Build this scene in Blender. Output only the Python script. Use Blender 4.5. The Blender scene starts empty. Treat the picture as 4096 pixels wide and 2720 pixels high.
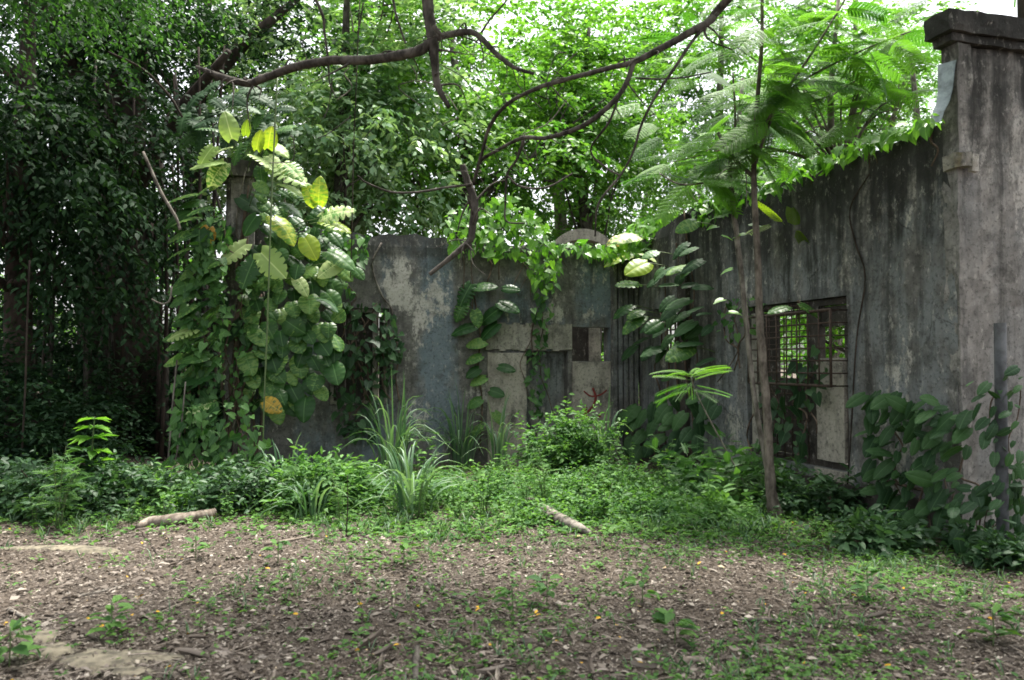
import bpy, math, random
import numpy as np
from mathutils import Vector, Matrix

rng = np.random.default_rng(11)
random.seed(11)
SC = bpy.context.scene
COL = SC.collection
R = math.radians

# ------------------------------------------------------------------ camera
CAMZ, PITCH, FPX = 1.6, R(1.65), 800.0
cam_d = bpy.data.cameras.new('camera')
cam = bpy.data.objects.new('camera', cam_d)
COL.objects.link(cam)
cam.location = (0, 0, CAMZ)
cam.rotation_euler = (R(90) + PITCH, 0, 0)
cam_d.sensor_width = 36.0
cam_d.lens = 36.0 * FPX / 1024.0
cam_d.clip_end = 600
cam_d.dof.use_dof = True
cam_d.dof.focus_distance = 11.0
cam_d.dof.aperture_fstop = 2.4
SC.camera = cam

# ------------------------------------------------------------------ sky, sun, exposure
SUN_EL, SUN_AZ = R(73), R(30)
world = bpy.data.worlds.new('World')
SC.world = world
world.use_nodes = True
wn = world.node_tree
sky = wn.nodes.new('ShaderNodeTexSky')
sky.sky_type = 'NISHITA'
sky.sun_disc = False
sky.sun_elevation = SUN_EL
sky.sun_rotation = SUN_AZ
sky.air_density = 1.0
sky.dust_density = 5.0
sky.ozone_density = 0.6
hsv = wn.nodes.new('ShaderNodeHueSaturation')
hsv.inputs['Saturation'].default_value = 0.22
wn.links.new(sky.outputs[0], hsv.inputs['Color'])
wn.links.new(hsv.outputs[0], wn.nodes['Background'].inputs['Color'])
wn.nodes['Background'].inputs['Strength'].default_value = 0.15
sun_d = bpy.data.lights.new('sun', 'SUN')
sun_d.energy = 3.4
sun_d.angle = R(10)
sun_d.color = (1.0, 0.95, 0.86)
sun = bpy.data.objects.new('sun', sun_d)
COL.objects.link(sun)
SDIR = Vector((math.cos(SUN_EL) * math.sin(SUN_AZ), math.cos(SUN_EL) * math.cos(SUN_AZ), math.sin(SUN_EL)))
sun.rotation_euler = (-SDIR).to_track_quat('-Z', 'Y').to_euler()
sun.location = SDIR * 60
SC.view_settings.view_transform = 'Standard'
SC.view_settings.look = 'None'
SC.view_settings.gamma = 1.0
SC.view_settings.exposure = 1.7
SC.cycles.max_bounces = 7
SC.cycles.diffuse_bounces = 4
SC.cycles.glossy_bounces = 2
SC.cycles.transmission_bounces = 4
SC.cycles.caustics_reflective = False
SC.cycles.caustics_refractive = False
SC.cycles.filter_width = 1.7

# ------------------------------------------------------------------ pixel -> place helpers
_cp, _sp = math.cos(PITCH), math.sin(PITCH)

def ray(px, py):
    x, y = (px - 512) / FPX, (340 - py) / FPX
    return np.array([x, _cp - _sp * y, _sp + _cp * y])

def P(px, py, Y):
    d = ray(px, py)
    return np.array([0, 0, CAMZ]) + d * (Y / d[1])

def gz(x, y):
    return (0.035 * np.sin(x * 0.9 + 1.3) * np.cos(y * 0.7 + 0.4) + 0.02 * np.sin(x * 2.1 + y * 1.7)
            + 0.012 * np.sin(x * 4.3 - y * 3.1 + 2.0))

def G(px, py):
    d = ray(px, py)
    p = np.array([0, 0, CAMZ]) + d * (-CAMZ / d[2])
    p[2] = gz(p[0], p[1])
    return p

def GX(px, Y):
    x = (px - 512) / FPX * Y
    return np.array([x, Y, gz(x, Y)])

U = np.array([0.28, -0.96, 0.0]); U /= np.linalg.norm(U)      # along the side wall towards the camera
V = np.array([-U[1], U[0], 0.0])                              # along the back wall, to the east
UP = np.array([0, 0, 1.0])
CORNER = np.array([2.16, 13.7, 0.0])

class Wall:
    def __init__(s, o, ex):
        s.o, s.ex = np.array(o, float), np.array(ex, float)
        s.ey = np.array([-s.ex[1], s.ex[0], 0.0])
        s.ang = math.atan2(ex[1], ex[0])
    def hit(s, px, py, y=0.0):
        d = ray(px, py)
        c = np.array([0, 0, CAMZ])
        t = np.dot(s.o + s.ey * y - c, s.ey) / np.dot(d, s.ey)
        p = c + d * t - s.o
        return np.array([np.dot(p, s.ex), p[2]])
    def at(s, sx, y, z):
        return s.o + s.ex * sx + s.ey * y + UP * z

BACKLEN = 6.75
BW = Wall(CORNER - V * BACKLEN, V)
RW = Wall(CORNER, U)

# ------------------------------------------------------------------ objects, tags
def empty(name, label, cat, loc=(0, 0, 0), rot=0.0, group=None, kind=None):
    o = bpy.data.objects.new(name, None)
    COL.objects.link(o)
    o.location = Vector([float(a) for a in loc])
    o.rotation_euler = (0, 0, rot)
    o.empty_display_size = 0.2
    return tag(o, label, cat, group, kind)

def tag(o, label=None, cat=None, group=None, kind=None):
    if label: o['label'] = label
    if cat: o['category'] = cat
    if group: o['group'] = group
    if kind: o['kind'] = kind
    return o

def copy_tree(o, parent=None):
    c = o.copy(); COL.objects.link(c)
    if parent: c.parent = parent
    for ch in list(o.children):
        copy_tree(ch, c)
    return c

class MB:
    """collects vertices and faces, links them as one mesh object"""
    def __init__(s):
        s.v, s.q, s.t, s.a, s.n = [], [], [], [], 0
    def add(s, v, q=None, t=None, a=None):
        v = np.asarray(v, float).reshape(-1, 3)
        s.v.append(v)
        s.a.append(np.zeros((len(v), 3)) if a is None else np.asarray(a, float).reshape(-1, 3))
        if q is not None and len(q): s.q.append(np.asarray(q, np.int64).reshape(-1, 4) + s.n)
        if t is not None and len(t): s.t.append(np.asarray(t, np.int64).reshape(-1, 3) + s.n)
        s.n += len(v)
        return s
    def build(s, name, mat, parent=None, smooth=True, loc=None, rot=0.0):
        me = bpy.data.meshes.new(name)
        v = np.concatenate(s.v) if s.v else np.zeros((0, 3))
        a = np.concatenate(s.a) if s.a else np.zeros((0, 3))
        q = np.concatenate(s.q) if s.q else np.zeros((0, 4), np.int64)
        t = np.concatenate(s.t) if s.t else np.zeros((0, 3), np.int64)
        me.vertices.add(len(v)); me.vertices.foreach_set('co', v.astype(np.float32).ravel())
        me.loops.add(q.size + t.size)
        me.loops.foreach_set('vertex_index', np.concatenate([q.ravel(), t.ravel()]).astype(np.int32))
        me.polygons.add(len(q) + len(t))
        st = np.concatenate([np.arange(len(q)) * 4, q.size + np.arange(len(t)) * 3]).astype(np.int32)
        me.polygons.foreach_set('loop_start', st)
        me.polygons.foreach_set('use_smooth', np.full(len(q) + len(t), smooth, dtype=bool))
        at = me.attributes.new('lc', 'FLOAT_VECTOR', 'POINT')
        at.data.foreach_set('vector', a.astype(np.float32).ravel())
        me.update(calc_edges=True)
        me.materials.append(mat)
        o = bpy.data.objects.new(name, me)
        COL.objects.link(o)
        if parent is not None: o.parent = parent
        if loc is not None: o.location = Vector([float(c) for c in loc])
        if rot: o.rotation_euler = (0, 0, rot)
        return o

def nrm(a):
    a = np.asarray(a, float)
    return a / np.maximum(np.linalg.norm(a, axis=-1, keepdims=True), 1e-9)

def smooth_path(pts, n):
    pts = np.asarray(pts, float)
    if len(pts) < 3:
        t = np.linspace(0, 1, n)[:, None]
        return pts[0] * (1 - t) + pts[-1] * t
    k = len(pts)
    pp = np.vstack([2 * pts[0] - pts[1], pts, 2 * pts[-1] - pts[-2]])
    out = []
    for x in np.linspace(0, k - 1 - 1e-6, n):
        i = int(x); f = x - i
        p0, p1, p2, p3 = pp[i], pp[i + 1], pp[i + 2], pp[i + 3]
        out.append(0.5 * ((2 * p1) + (-p0 + p2) * f + (2 * p0 - 5 * p1 + 4 * p2 - p3) * f * f + (-p0 + 3 * p1 - 3 * p2 + p3) * f ** 3))
    return np.array(out)

def tube(mb, pts, rad, seg=7, n=None, rough=0.0, smooth=True):
    """pts list of points, rad list/number of radii"""
    pts = np.asarray(pts, float)
    rad = np.full(len(pts), rad, float) if np.isscalar(rad) else np.asarray(rad, float)
    if smooth:
        n = n or max(4, 4 * (len(pts) - 1) + 1)
        rad = np.interp(np.linspace(0, len(pts) - 1, n), np.arange(len(pts)), rad)
        pts = smooth_path(pts, n)
    m = len(pts)
    tan = nrm(np.gradient(pts, axis=0))
    ref = np.array([0, 0, 1.0]) if abs(tan[0][2]) < 0.9 else np.array([1.0, 0, 0])
    s = nrm(np.cross(tan, ref)); b = np.cross(s, tan)
    th = np.linspace(0, 2 * math.pi, seg, endpoint=False)
    rr = rad[:, None] * (1 + rough * rng.normal(size=(m, seg)))
    ring = pts[:, None, :] + rr[..., None] * (np.cos(th)[None, :, None] * s[:, None, :] + np.sin(th)[None, :, None] * b[:, None, :])
    q = []
    i, j = np.meshgrid(np.arange(m - 1), np.arange(seg), indexing='ij')
    j2 = (j + 1) % seg
    q = np.stack([i * seg + j, i * seg + j2, (i + 1) * seg + j2, (i + 1) * seg + j], -1).reshape(-1, 4)
    v = ring.reshape(-1, 3)
    a = np.zeros((len(v), 3)); a[:, 0] = np.repeat(np.linspace(0, 1, m), seg)
    # end caps
    v = np.vstack([v, pts[0], pts[-1]]); a = np.vstack([a, [0, 0, 0], [1, 0, 0]])
    k = np.arange(seg)
    t0 = np.stack([np.full(seg, m * seg), (k + 1) % seg, k], -1)
    t1 = np.stack([np.full(seg, m * seg + 1), (m - 1) * seg + k, (m - 1) * seg + (k + 1) % seg], -1)
    mb.add(v, q, np.vstack([t0, t1]), a)

def box(mb, x0, x1, y0, y1, z0, z1, fr=None, jit=0.0, div=1):
    """box with optional subdivision and jitter; fr = Wall frame or None"""
    def pos(x, y, z):
        return fr.at(x, y, z) if fr else np.array([x, y, z])
    xs = np.linspace(x0, x1, max(2, int(abs(x1 - x0) / div) + 2 if div < 1 else 2))
    ys = np.linspace(y0, y1, max(2, int(abs(y1 - y0) / div) + 2 if div < 1 else 2))
    zs = np.linspace(z0, z1, max(2, int(abs(z1 - z0) / div) + 2 if div < 1 else 2))
    idx, vs = {}, []
    def vid(i, j, k):
        key = (i, j, k)
        if key not in idx:
            idx[key] = len(vs)
            p = pos(xs[i], ys[j], zs[k])
            vs.append(p + rng.normal(size=3) * jit)
        return idx[key]
    q = []
    nx, ny, nz = len(xs) - 1, len(ys) - 1, len(zs) - 1
    for i in range(nx):
        for j in range(ny):
            q.append([vid(i, j, 0), vid(i, j + 1, 0), vid(i + 1, j + 1, 0), vid(i + 1, j, 0)])
            q.append([vid(i, j, nz), vid(i + 1, j, nz), vid(i + 1, j + 1, nz), vid(i, j + 1, nz)])
    for i in range(nx):
        for k in range(nz):
            q.append([vid(i, 0, k), vid(i + 1, 0, k), vid(i + 1, 0, k + 1), vid(i, 0, k + 1)])
            q.append([vid(i, ny, k), vid(i, ny, k + 1), vid(i + 1, ny, k + 1), vid(i + 1, ny, k)])
    for j in range(ny):
        for k in range(nz):
            q.append([vid(0, j, k), vid(0, j, k + 1), vid(0, j + 1, k + 1), vid(0, j + 1, k)])
            q.append([vid(nx, j, k), vid(nx, j + 1, k), vid(nx, j + 1, k + 1), vid(nx, j, k + 1)])
    mb.add(np.array(vs), q)

# ------------------------------------------------------------------ leaf shapes (along, across, up)
def T_diamond():
    return np.array([[0, 0, 0], [.42, .5, .05], [1, 0, -.06], [.42, -.5, .05]]), np.array([[0, 1, 2, 3]]), np.zeros((0, 3), int)
def T_leaf():
    v = np.array([[0, 0, 0], [.22, .36, .05], [.6, .42, .06], [1, 0, -.14], [.6, -.42, .06], [.22, -.36, .05], [.5, 0, -.02]])
    return v, np.array([[0, 1, 2, 6], [6, 2, 3, 4], [0, 6, 4, 5]]), np.zeros((0, 3), int)
def T_heart():
    v = np.array([[.1, 0, 0], [-.06, .26, .03], [.16, .5, .06], [.55, .4, .04], [1, 0, -.16], [.55, -.4, .04], [.16, -.5, .06], [-.06, -.26, .03], [.5, 0, -.03]])
    return v, np.array([[0, 1, 2, 3], [0, 3, 4, 8], [0, 8, 4, 5], [0, 5, 6, 7]]), np.zeros((0, 3), int)
def T_big(split=0.0, droop=.3, rows=24, wav=.010, cup=.08):
    cols = np.array([-1, -.72, -.42, -.12, 0, .12, .42, .72, 1.0])
    a = np.linspace(0, 1, rows)
    w = .5 * np.clip(np.sin(math.pi * np.clip(a * .93 + .07, 0, 1)) , 0, 1) ** .62
    w = w * (1 - .12 * a)
    v = []
    for i in range(rows):
        cut = split if (i % 4 == 2 and 3 < i < rows - 3) else 0.0
        for t in cols:
            tt = t * (1 - cut * .62) if abs(t) > .5 else t
            al = a[i] - .13 * abs(t) ** 1.6 * (1 - a[i]) * (1 if a[i] < .75 else .5) + .06 * abs(t) * a[i] * 0
            up = -droop * a[i] ** 2 + cup * abs(tt) - .1 * tt * tt + wav * math.sin(a[i] * 34) * abs(t)
            v.append([al, tt * w[i], up])
    n = len(cols); q = []
    for i in range(rows - 1):
        for j in range(n - 1):
            q.append([i * n + j, i * n + j + 1, (i + 1) * n + j + 1, (i + 1) * n + j])
    return np.array(v), np.array(q), np.zeros((0, 3), int)
def T_pinnate(pairs=9, lw=.34, ll=.30, droop=.25):
    v, q = [], []
    def leaflet(a, side):
        b = len(v)
        z = -droop * a * a
        dx = .55
        l = ll * (1 - .45 * abs(a - .45) ** 1.2)
        w = lw / pairs
        v.extend([[a, 0, z], [a + dx * l * .5 - w, side * l * .55, z + .015], [a + dx * l, side * l, z - .04], [a + dx * l * .5 + w, side * l * .5, z + .015]])
        q.append([b, b + 1, b + 2, b + 3])
    for i in range(pairs):
        a = .12 + .84 * i / pairs
        leaflet(a, 1); leaflet(a + .02, -1)
    b = len(v)
    for a in (0, .5, 1.0):
        v.extend([[a, .008, -droop * a * a], [a, -.008, -droop * a * a]])
    q.extend([[b, b + 1, b + 3, b + 2], [b + 2, b + 3, b + 5, b + 4]])
    return np.array(v), np.array(q), np.zeros((0, 3), int)
def T_bipinnate(pinnae=11, lf=10, droop=.18):
    """feathery twice-divided frond"""
    v, q = [], []
    for i in range(pinnae):
        a = .16 + .80 * i / (pinnae - 1)
        z0 = -droop * a * a
        pl = .34 * (1 - .75 * abs(a - .42) ** 1.6 * 1.6)
        for side in (1, -1):
            dirx, diry = .42, side * .9
            st = np.array([a, 0, z0])
            b = len(v)
            e = st + pl * np.array([dirx, diry, -.22])
            m = st + pl * .5 * np.array([dirx, diry, -.06])
            for p in (st, m, e):
                v.extend([p + [.0028, 0, 0], p - [.0028, 0, 0]])
            q.extend([[b, b + 1, b + 3, b + 2], [b + 2, b + 3, b + 5, b + 4]])
            for k in range(lf):
                f = (k + .6) / lf
                c = st + pl * f * np.array([dirx, diry, -.22 * f])
                lw_, ll_ = .024, .060 * (1 - .5 * abs(f - .45))
                for s2 in (1, -1):
                    b = len(v)
                    ax = np.array([s2 * .95, side * .32, -.1])
                    wx = np.array([dirx, diry, 0]) * lw_
                    v.extend([c, c + ax * ll_ * .5 + wx, c + ax * ll_, c + ax * ll_ * .5 - wx])
                    q.append([b, b + 1, b + 2, b + 3])
    b = len(v)
    aa = np.linspace(0, 1, 6)
    for a in aa:
        z = -droop * a * a
        w = .007 * (1 - .6 * a)
        v.extend([[a, w, z], [a, -w, z], [a, 0, z + w]])
    for i in range(5):
        for j in range(3):
            j2 = (j + 1) % 3
            q.append([b + i * 3 + j, b + i * 3 + j2, b + i * 3 + 3 + j2, b + i * 3 + 3 + j])
    return np.array(v), np.array(q), np.zeros((0, 3), int)

DIAMOND, LEAF, HEART, PINN = T_diamond(), T_leaf(), T_heart(), T_pinnate()
BIG = [T_big(0, .25), T_big(0, .45, wav=.014), T_big(.8, .3, rows=30), T_big(.55, .2, rows=26, cup=.12)]
BIP = [T_bipinnate(), T_bipinnate(9, 10, .1), T_bipinnate(12, 10, .28)]
BIPS = T_bipinnate(8, 9, .3)

def leaves(mb, T, pos, d, n, L, W, rnd=None):
    tv, tq, tt = T
    pos = np.asarray(pos, float).reshape(-1, 3); N = len(pos)
    if N == 0: return
    d = nrm(np.broadcast_to(d, (N, 3))); n = np.broadcast_to(n, (N, 3))
    s = np.cross(n, d); bad = np.linalg.norm(s, axis=1) < 1e-3
    s = np.where(bad[:, None], np.cross(np.array([.3, .8, .5]), d), s)
    s = nrm(s); n = np.cross(d, s)
    L = np.broadcast_to(L, (N,)); W = np.broadcast_to(W, (N,))
    if rnd is None: rnd = rng.random(N)
    rnd = np.broadcast_to(rnd, (N,))
    v = (pos[:, None, :] + tv[None, :, 0, None] * (L[:, None] * 1.0)[..., None] * d[:, None, :]
         + tv[None, :, 1, None] * W[:, None, None] * s[:, None, :] + tv[None, :, 2, None] * L[:, None, None] * n[:, None, :])
    k = len(tv)
    a = np.empty((N, k, 3)); a[..., 0] = tv[None, :, 0]; a[..., 1] = tv[None, :, 1] * 2; a[..., 2] = rnd[:, None]
    off = (np.arange(N) * k)[:, None, None]
    mb.add(v.reshape(-1, 3), (tq[None] + off).reshape(-1, 4), (tt[None] + off).reshape(-1, 3) if len(tt) else None, a.reshape(-1, 3))

def rv(n, s=1.0):
    return rng.normal(size=(n, 3)) * s

def sprays(mb, T, centers, rad, ntw, nlf, L, aspect, droop=.35, up=.7, out=None, flat=.35):
    """leafy twigs radiating from each centre"""
    C = np.asarray(centers, float); n = len(C)
    rad = np.broadcast_to(rad, (n,))
    D = rng.normal(size=(n, ntw, 3)); D[..., 2] *= flat
    if out is not None: D = nrm(D) + np.asarray(out)[:, None, :]
    D = nrm(D)
    ln = rad[:, None] * rng.uniform(.55, 1.15, (n, ntw))
    t = (np.arange(nlf) + 1.0) / nlf
    pos = (C[:, None, None, :] + D[:, :, None, :] * (ln[..., None] * t)[..., None])
    pos[..., 2] -= droop * ln[..., None] * t ** 2
    side = nrm(np.cross(D, UP))
    sg = np.where(np.arange(nlf) % 2 == 0, 1.0, -1.0)
    ld = D[:, :, None, :] * .6 + side[:, :, None, :] * sg[None, None, :, None] * .8 + rng.normal(size=pos.shape) * .25
    ld[..., 2] -= droop * .8
    ln_ = np.zeros_like(pos); ln_[..., 2] = up
    ln_ += rng.normal(size=pos.shape) * .4
    N = n * ntw * nlf
    LL = L * rng.uniform(.6, 1.25, N)
    cr = np.repeat(rng.random(n * ntw), nlf) * .6 + rng.random(N) * .4
    leaves(mb, T, pos.reshape(-1, 3) + rv(N, .02), ld.reshape(-1, 3), ln_.reshape(-1, 3), LL, LL * aspect, cr)

# ------------------------------------------------------------------ materials
def new_mat(name):
    m = bpy.data.materials.new(name); m.use_nodes = True
    nt = m.node_tree
    for x in list(nt.nodes): nt.nodes.remove(x)
    return m, nt, nt.nodes.new('ShaderNodeOutputMaterial')

class NT:
    def __init__(s, nt): s.nt = nt
    def n(s, typ, **kw):
        x = s.nt.nodes.new(typ)
        for k, v in kw.items(): setattr(x, k, v)
        return x
    def l(s, a, b): s.nt.links.new(a, b)
    def noise(s, vec, scale, detail=5, rough=.55, dist=0.0):
        x = s.n('ShaderNodeTexNoise')
        x.inputs['Scale'].default_value = scale; x.inputs['Detail'].default_value = detail
        x.inputs['Roughness'].default_value = rough; x.inputs['Distortion'].default_value = dist
        if vec is not None: s.l(vec, x.inputs['Vector'])
        return x.outputs['Fac']
    def map(s, vec, scale=(1, 1, 1), loc=(0, 0, 0)):
        x = s.n('ShaderNodeMapping')
        x.inputs['Scale'].default_value = scale; x.inputs['Location'].default_value = loc
        s.l(vec, x.inputs['Vector']); return x.outputs[0]
    def ramp(s, fac, a, b, c0=0.0, c1=1.0):
        x = s.n('ShaderNodeMapRange'); x.interpolation_type = 'SMOOTHSTEP'
        x.inputs['From Min'].default_value = a; x.inputs['From Max'].default_value = b
        x.inputs['To Min'].default_value = c0; x.inputs['To Max'].default_value = c1
        s.l(fac, x.inputs['Value']); return x.outputs[0]
    def mix(s, fac, a, b, typ='MIX'):
        x = s.n('ShaderNodeMix', data_type='RGBA', blend_type=typ)
        if isinstance(fac, (int, float)): x.inputs[0].default_value = fac
        else: s.l(fac, x.inputs[0])
        for i, c in ((6, a), (7, b)):
            if isinstance(c, tuple): x.inputs[i].default_value = (*c, 1.0)
            else: s.l(c, x.inputs[i])
        return x.outputs[2]
    def math(s, op, a, b=None):
        x = s.n('ShaderNodeMath', operation=op)
        for i, c in ((0, a), (1, b)):
            if c is None: continue
            if isinstance(c, (int, float)): x.inputs[i].default_value = c
            else: s.l(c, x.inputs[i])
        return x.outputs[0]
    def bump(s, h, strength=.4, dist=.02):
        x = s.n('ShaderNodeBump'); x.inputs['Strength'].default_value = strength; x.inputs['Distance'].default_value = dist
        s.l(h, x.inputs['Height']); return x.outputs[0]

def leaf_mat(name, dark, light, trans=.35, rough=.42, tint=(1.18, 1.25, .55), varieg=None, vein=True, spec=.4):
    m, nt, out = new_mat(name); k = NT(nt)
    at = k.n('ShaderNodeAttribute', attribute_name='lc')
    sep = k.n('ShaderNodeSeparateXYZ'); k.l(at.outputs['Vector'], sep.inputs[0])
    geo = k.n('ShaderNodeNewGeometry')
    big = k.noise(geo.outputs['Position'], .8, 3)
    f = k.math('ADD', k.math('MULTIPLY', sep.outputs[2], .75), k.math('MULTIPLY', k.math('SUBTRACT', big, .5), .9))
    col = k.mix(k.ramp(f, .05, .85), dark, light)
    if varieg:
        mp = k.map(at.outputs['Vector'], (9, 1.2, 7))
        nz = k.noise(mp, 1.6, 3, .6)
        nz2 = k.math('ADD', nz, k.math('MULTIPLY', k.math('SUBTRACT', sep.outputs[2], .5), .35))
        col = k.mix(k.ramp(nz2, .56, .68), col, varieg)
    if vein:
        ay = k.math('ABSOLUTE', sep.outputs[1])
        col = k.mix(k.ramp(ay, .0, .07, .45, 0), col, tuple(min(1, c * 1.5 + .05) for c in light))
    bs = k.n('ShaderNodeBsdfPrincipled')
    k.l(col, bs.inputs['Base Color'])
    bs.inputs['Roughness'].default_value = rough
    bs.inputs['Specular IOR Level'].default_value = spec
    if vein:
        wv = k.math('SINE', k.math('ADD', k.math('MULTIPLY', sep.outputs[0], 46.0), k.math('MULTIPLY', k.math('ABSOLUTE', sep.outputs[1]), -14.0)))
        k.l(k.bump(wv, .05, .002), bs.inputs['Normal'])
    tr = k.n('ShaderNodeBsdfTranslucent')
    tc = k.mix(1.0, col, tint, 'MULTIPLY')
    k.l(tc, tr.inputs['Color'])
    mx = k.n('ShaderNodeMixShader'); mx.inputs[0].default_value = trans
    k.l(bs.outputs[0], mx.inputs[1]); k.l(tr.outputs[0], mx.inputs[2])
    k.l(mx.outputs[0], out.inputs[0])
    return m

def wood_mat(name, a, b, scale=9.0, bump=.5):
    m, nt, out = new_mat(name); k = NT(nt)
    tc = k.n('ShaderNodeTexCoord')
    n1 = k.noise(k.map(tc.outputs['Object'], (1, 1, .35)), scale, 8, .65)
    n2 = k.noise(tc.outputs['Object'], scale * .35, 4)
    col = k.mix(k.ramp(n1, .35, .7), a, b)
    col = k.mix(k.ramp(n2, .5, .72, 0, .5), col, tuple(c * 1.6 + .02 for c in b))
    bs = k.n('ShaderNodeBsdfPrincipled'); k.l(col, bs.inputs['Base Color'])
    bs.inputs['Roughness'].default_value = .9; bs.inputs['Specular IOR Level'].default_value = .15
    k.l(k.bump(n1, bump, .02), bs.inputs['Normal'])
    k.l(bs.outputs[0], out.inputs[0])
    return m

def concrete_mat(name, base=(.15, .14, .125), paint=(.13, .175, .205), pale=(.42, .40, .36), mold=(.02, .02, .018),
                 paint_amt=.5, pale_amt=.5, mold_amt=.5, ztop=3.8, streak=1.0, ochre=0.0, pale_at=None, paint_at=None, band=None):
    m, nt, out = new_mat(name); k = NT(nt)
    tc = k.n('ShaderNodeTexCoord'); ob = tc.outputs['Object']
    sep = k.n('ShaderNodeSeparateXYZ'); k.l(ob, sep.inputs[0])
    big = k.noise(ob, .7, 4)
    st = k.math('ADD', k.math('MULTIPLY', k.noise(k.map(ob, (2.6 * streak, 2.6 * streak, .32)), 1.0, 5, .55), .72), k.math('MULTIPLY', k.noise(ob, 3.1, 6, .6), .28))
    st2 = k.noise(k.map(ob, (5.5, 5.5, 1.6), (3, 1, 2)), 1.0, 7, .68)
    fine = k.noise(ob, 26, 8, .7)
    med = k.noise(ob, 5.0, 7, .62)
    col = k.mix(k.ramp(med, .35, .68), tuple(c * .55 for c in base), base)
    pm = k.math('ADD', k.math('MULTIPLY', st, .65), k.math('MULTIPLY', big, .5))
    def blob(s0, z0, rs, rz):
        dx = k.math('POWER', k.math('DIVIDE', k.math('SUBTRACT', sep.outputs[0], s0), rs), 2.0)
        dz = k.math('POWER', k.math('DIVIDE', k.math('SUBTRACT', sep.outputs[2], z0), rz), 2.0)
        return k.math('EXPONENT', k.math('MULTIPLY', k.math('ADD', dx, dz), -1.0))
    if paint_at:
        for b_ in paint_at: pm = k.math('ADD', pm, k.math('MULTIPLY', blob(*b_), .2))
    t = .66 - .22 * paint_amt
    col = k.mix(k.ramp(pm, t, t + .13, 0, .8), col, paint)
    # exposed pale plaster
    pr = k.math('ADD', k.math('MULTIPLY', k.noise(k.map(ob, (1.6, 1.6, .7), (7, 0, 3)), 1.0, 3), .7),
                k.math('MULTIPLY', k.noise(k.map(ob, (10, 10, 5.5)), 1.0, 9, .78), .55))
    if pale_at:
        for b_ in pale_at: pr = k.math('ADD', pr, k.math('MULTIPLY', blob(*b_), .105))
    tp = .80 - .20 * pale_amt
    col = k.mix(k.ramp(pr, tp, tp + .05, 0, .9), col, pale)
    if ochre:
        oc = k.noise(k.map(ob, (2.2, 2.2, 1.2), (11, 4, 5)), 1.0, 4)
        col = k.mix(k.ramp(oc, .56, .72, 0, ochre), col, (.24, .17, .06))
    # black runs of mould from the top
    zz = k.math('DIVIDE', sep.outputs[2], ztop)
    run = k.math('ADD', k.math('MULTIPLY', st, .9), k.math('MULTIPLY', k.math('POWER', k.math('MAXIMUM', zz, 0.0), 3.0), .28))
    tm = .78 - .30 * mold_amt
    col = k.mix(k.ramp(run, tm, tm + .15, 0, .93), col, mold)
    if band:
        bz = k.math('ADD', sep.outputs[2], k.math('MULTIPLY', k.math('SUBTRACT', st2, .5), .35))
        col = k.mix(k.ramp(bz, band, band + .12, 0, .72), col, tuple(c * 2.2 for c in mold))
    thin = k.math('ADD', k.math('MULTIPLY', k.noise(k.map(ob, (5, 5, .3), (9, 4, 1)), 1.0, 5, .6), .75), k.math('MULTIPLY', k.noise(ob, 6.0, 6, .65), .25))
    drip = k.math('ADD', thin, k.math('MULTIPLY', k.math('MINIMUM', zz, 1.0), .12))
    col = k.mix(k.ramp(drip, .66 - .12 * mold_amt, .80 - .12 * mold_amt, 0, .62), col, mold)
    vc = k.n('ShaderNodeVectorMath', operation='ADD'); k.l(ob, vc.inputs[0])
    nzc = k.n('ShaderNodeTexNoise'); nzc.inputs['Scale'].default_value = 2.6; nzc.inputs['Detail'].default_value = 6; k.l(ob, nzc.inputs['Vector'])
    vsc = k.n('ShaderNodeVectorMath', operation='SCALE'); k.l(nzc.outputs['Color'], vsc.inputs[0]); vsc.inputs['Scale'].default_value = .4
    k.l(vsc.outputs[0], vc.inputs[1])
    vor = k.n('ShaderNodeTexVoronoi', feature='DISTANCE_TO_EDGE'); vor.inputs['Scale'].default_value = .75; k.l(vc.outputs[0], vor.inputs['Vector'])
    crack = k.ramp(vor.outputs['Distance'], .002, .009, 1, 0)
    col = k.mix(k.math('MULTIPLY', crack, k.ramp(big, .52, .62, 0, .6 if mold_amt > .6 else .15)), col, (.012, .011, .010))
    low = k.math('ADD', k.math('MULTIPLY', st2, .75), k.math('MULTIPLY', big, .4))
    col = k.mix(k.ramp(low, .60, .78, 0, .75), col, tuple(c * 1.4 for c in mold))
    col = k.mix(k.ramp(fine, .50, .66, 0, .65), col, tuple(c * 1.8 for c in mold))
    fine2 = k.noise(k.map(ob, (14, 14, 7), (5, 2, 9)), 1.0, 9, .75)
    col = k.mix(k.ramp(fine2, .55, .68, 0, .55), col, tuple(min(1, c * 1.15) for c in pale))
    col = k.mix(k.ramp(k.noise(ob, 2.3, 8, .7), .50, .66, 0, .6), col, tuple(c * 2.0 for c in mold))
    bs = k.n('ShaderNodeBsdfPrincipled'); k.l(col, bs.inputs['Base Color'])
    bs.inputs['Roughness'].default_value = .92; bs.inputs['Specular IOR Level'].default_value = .2
    hh = k.math('ADD', k.math('MULTIPLY', fine, .4), k.math('MULTIPLY', pr, .8))
    k.l(k.bump(hh, .55, .03), bs.inputs['Normal'])
    k.l(bs.outputs[0], out.inputs[0])
    return m

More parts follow.
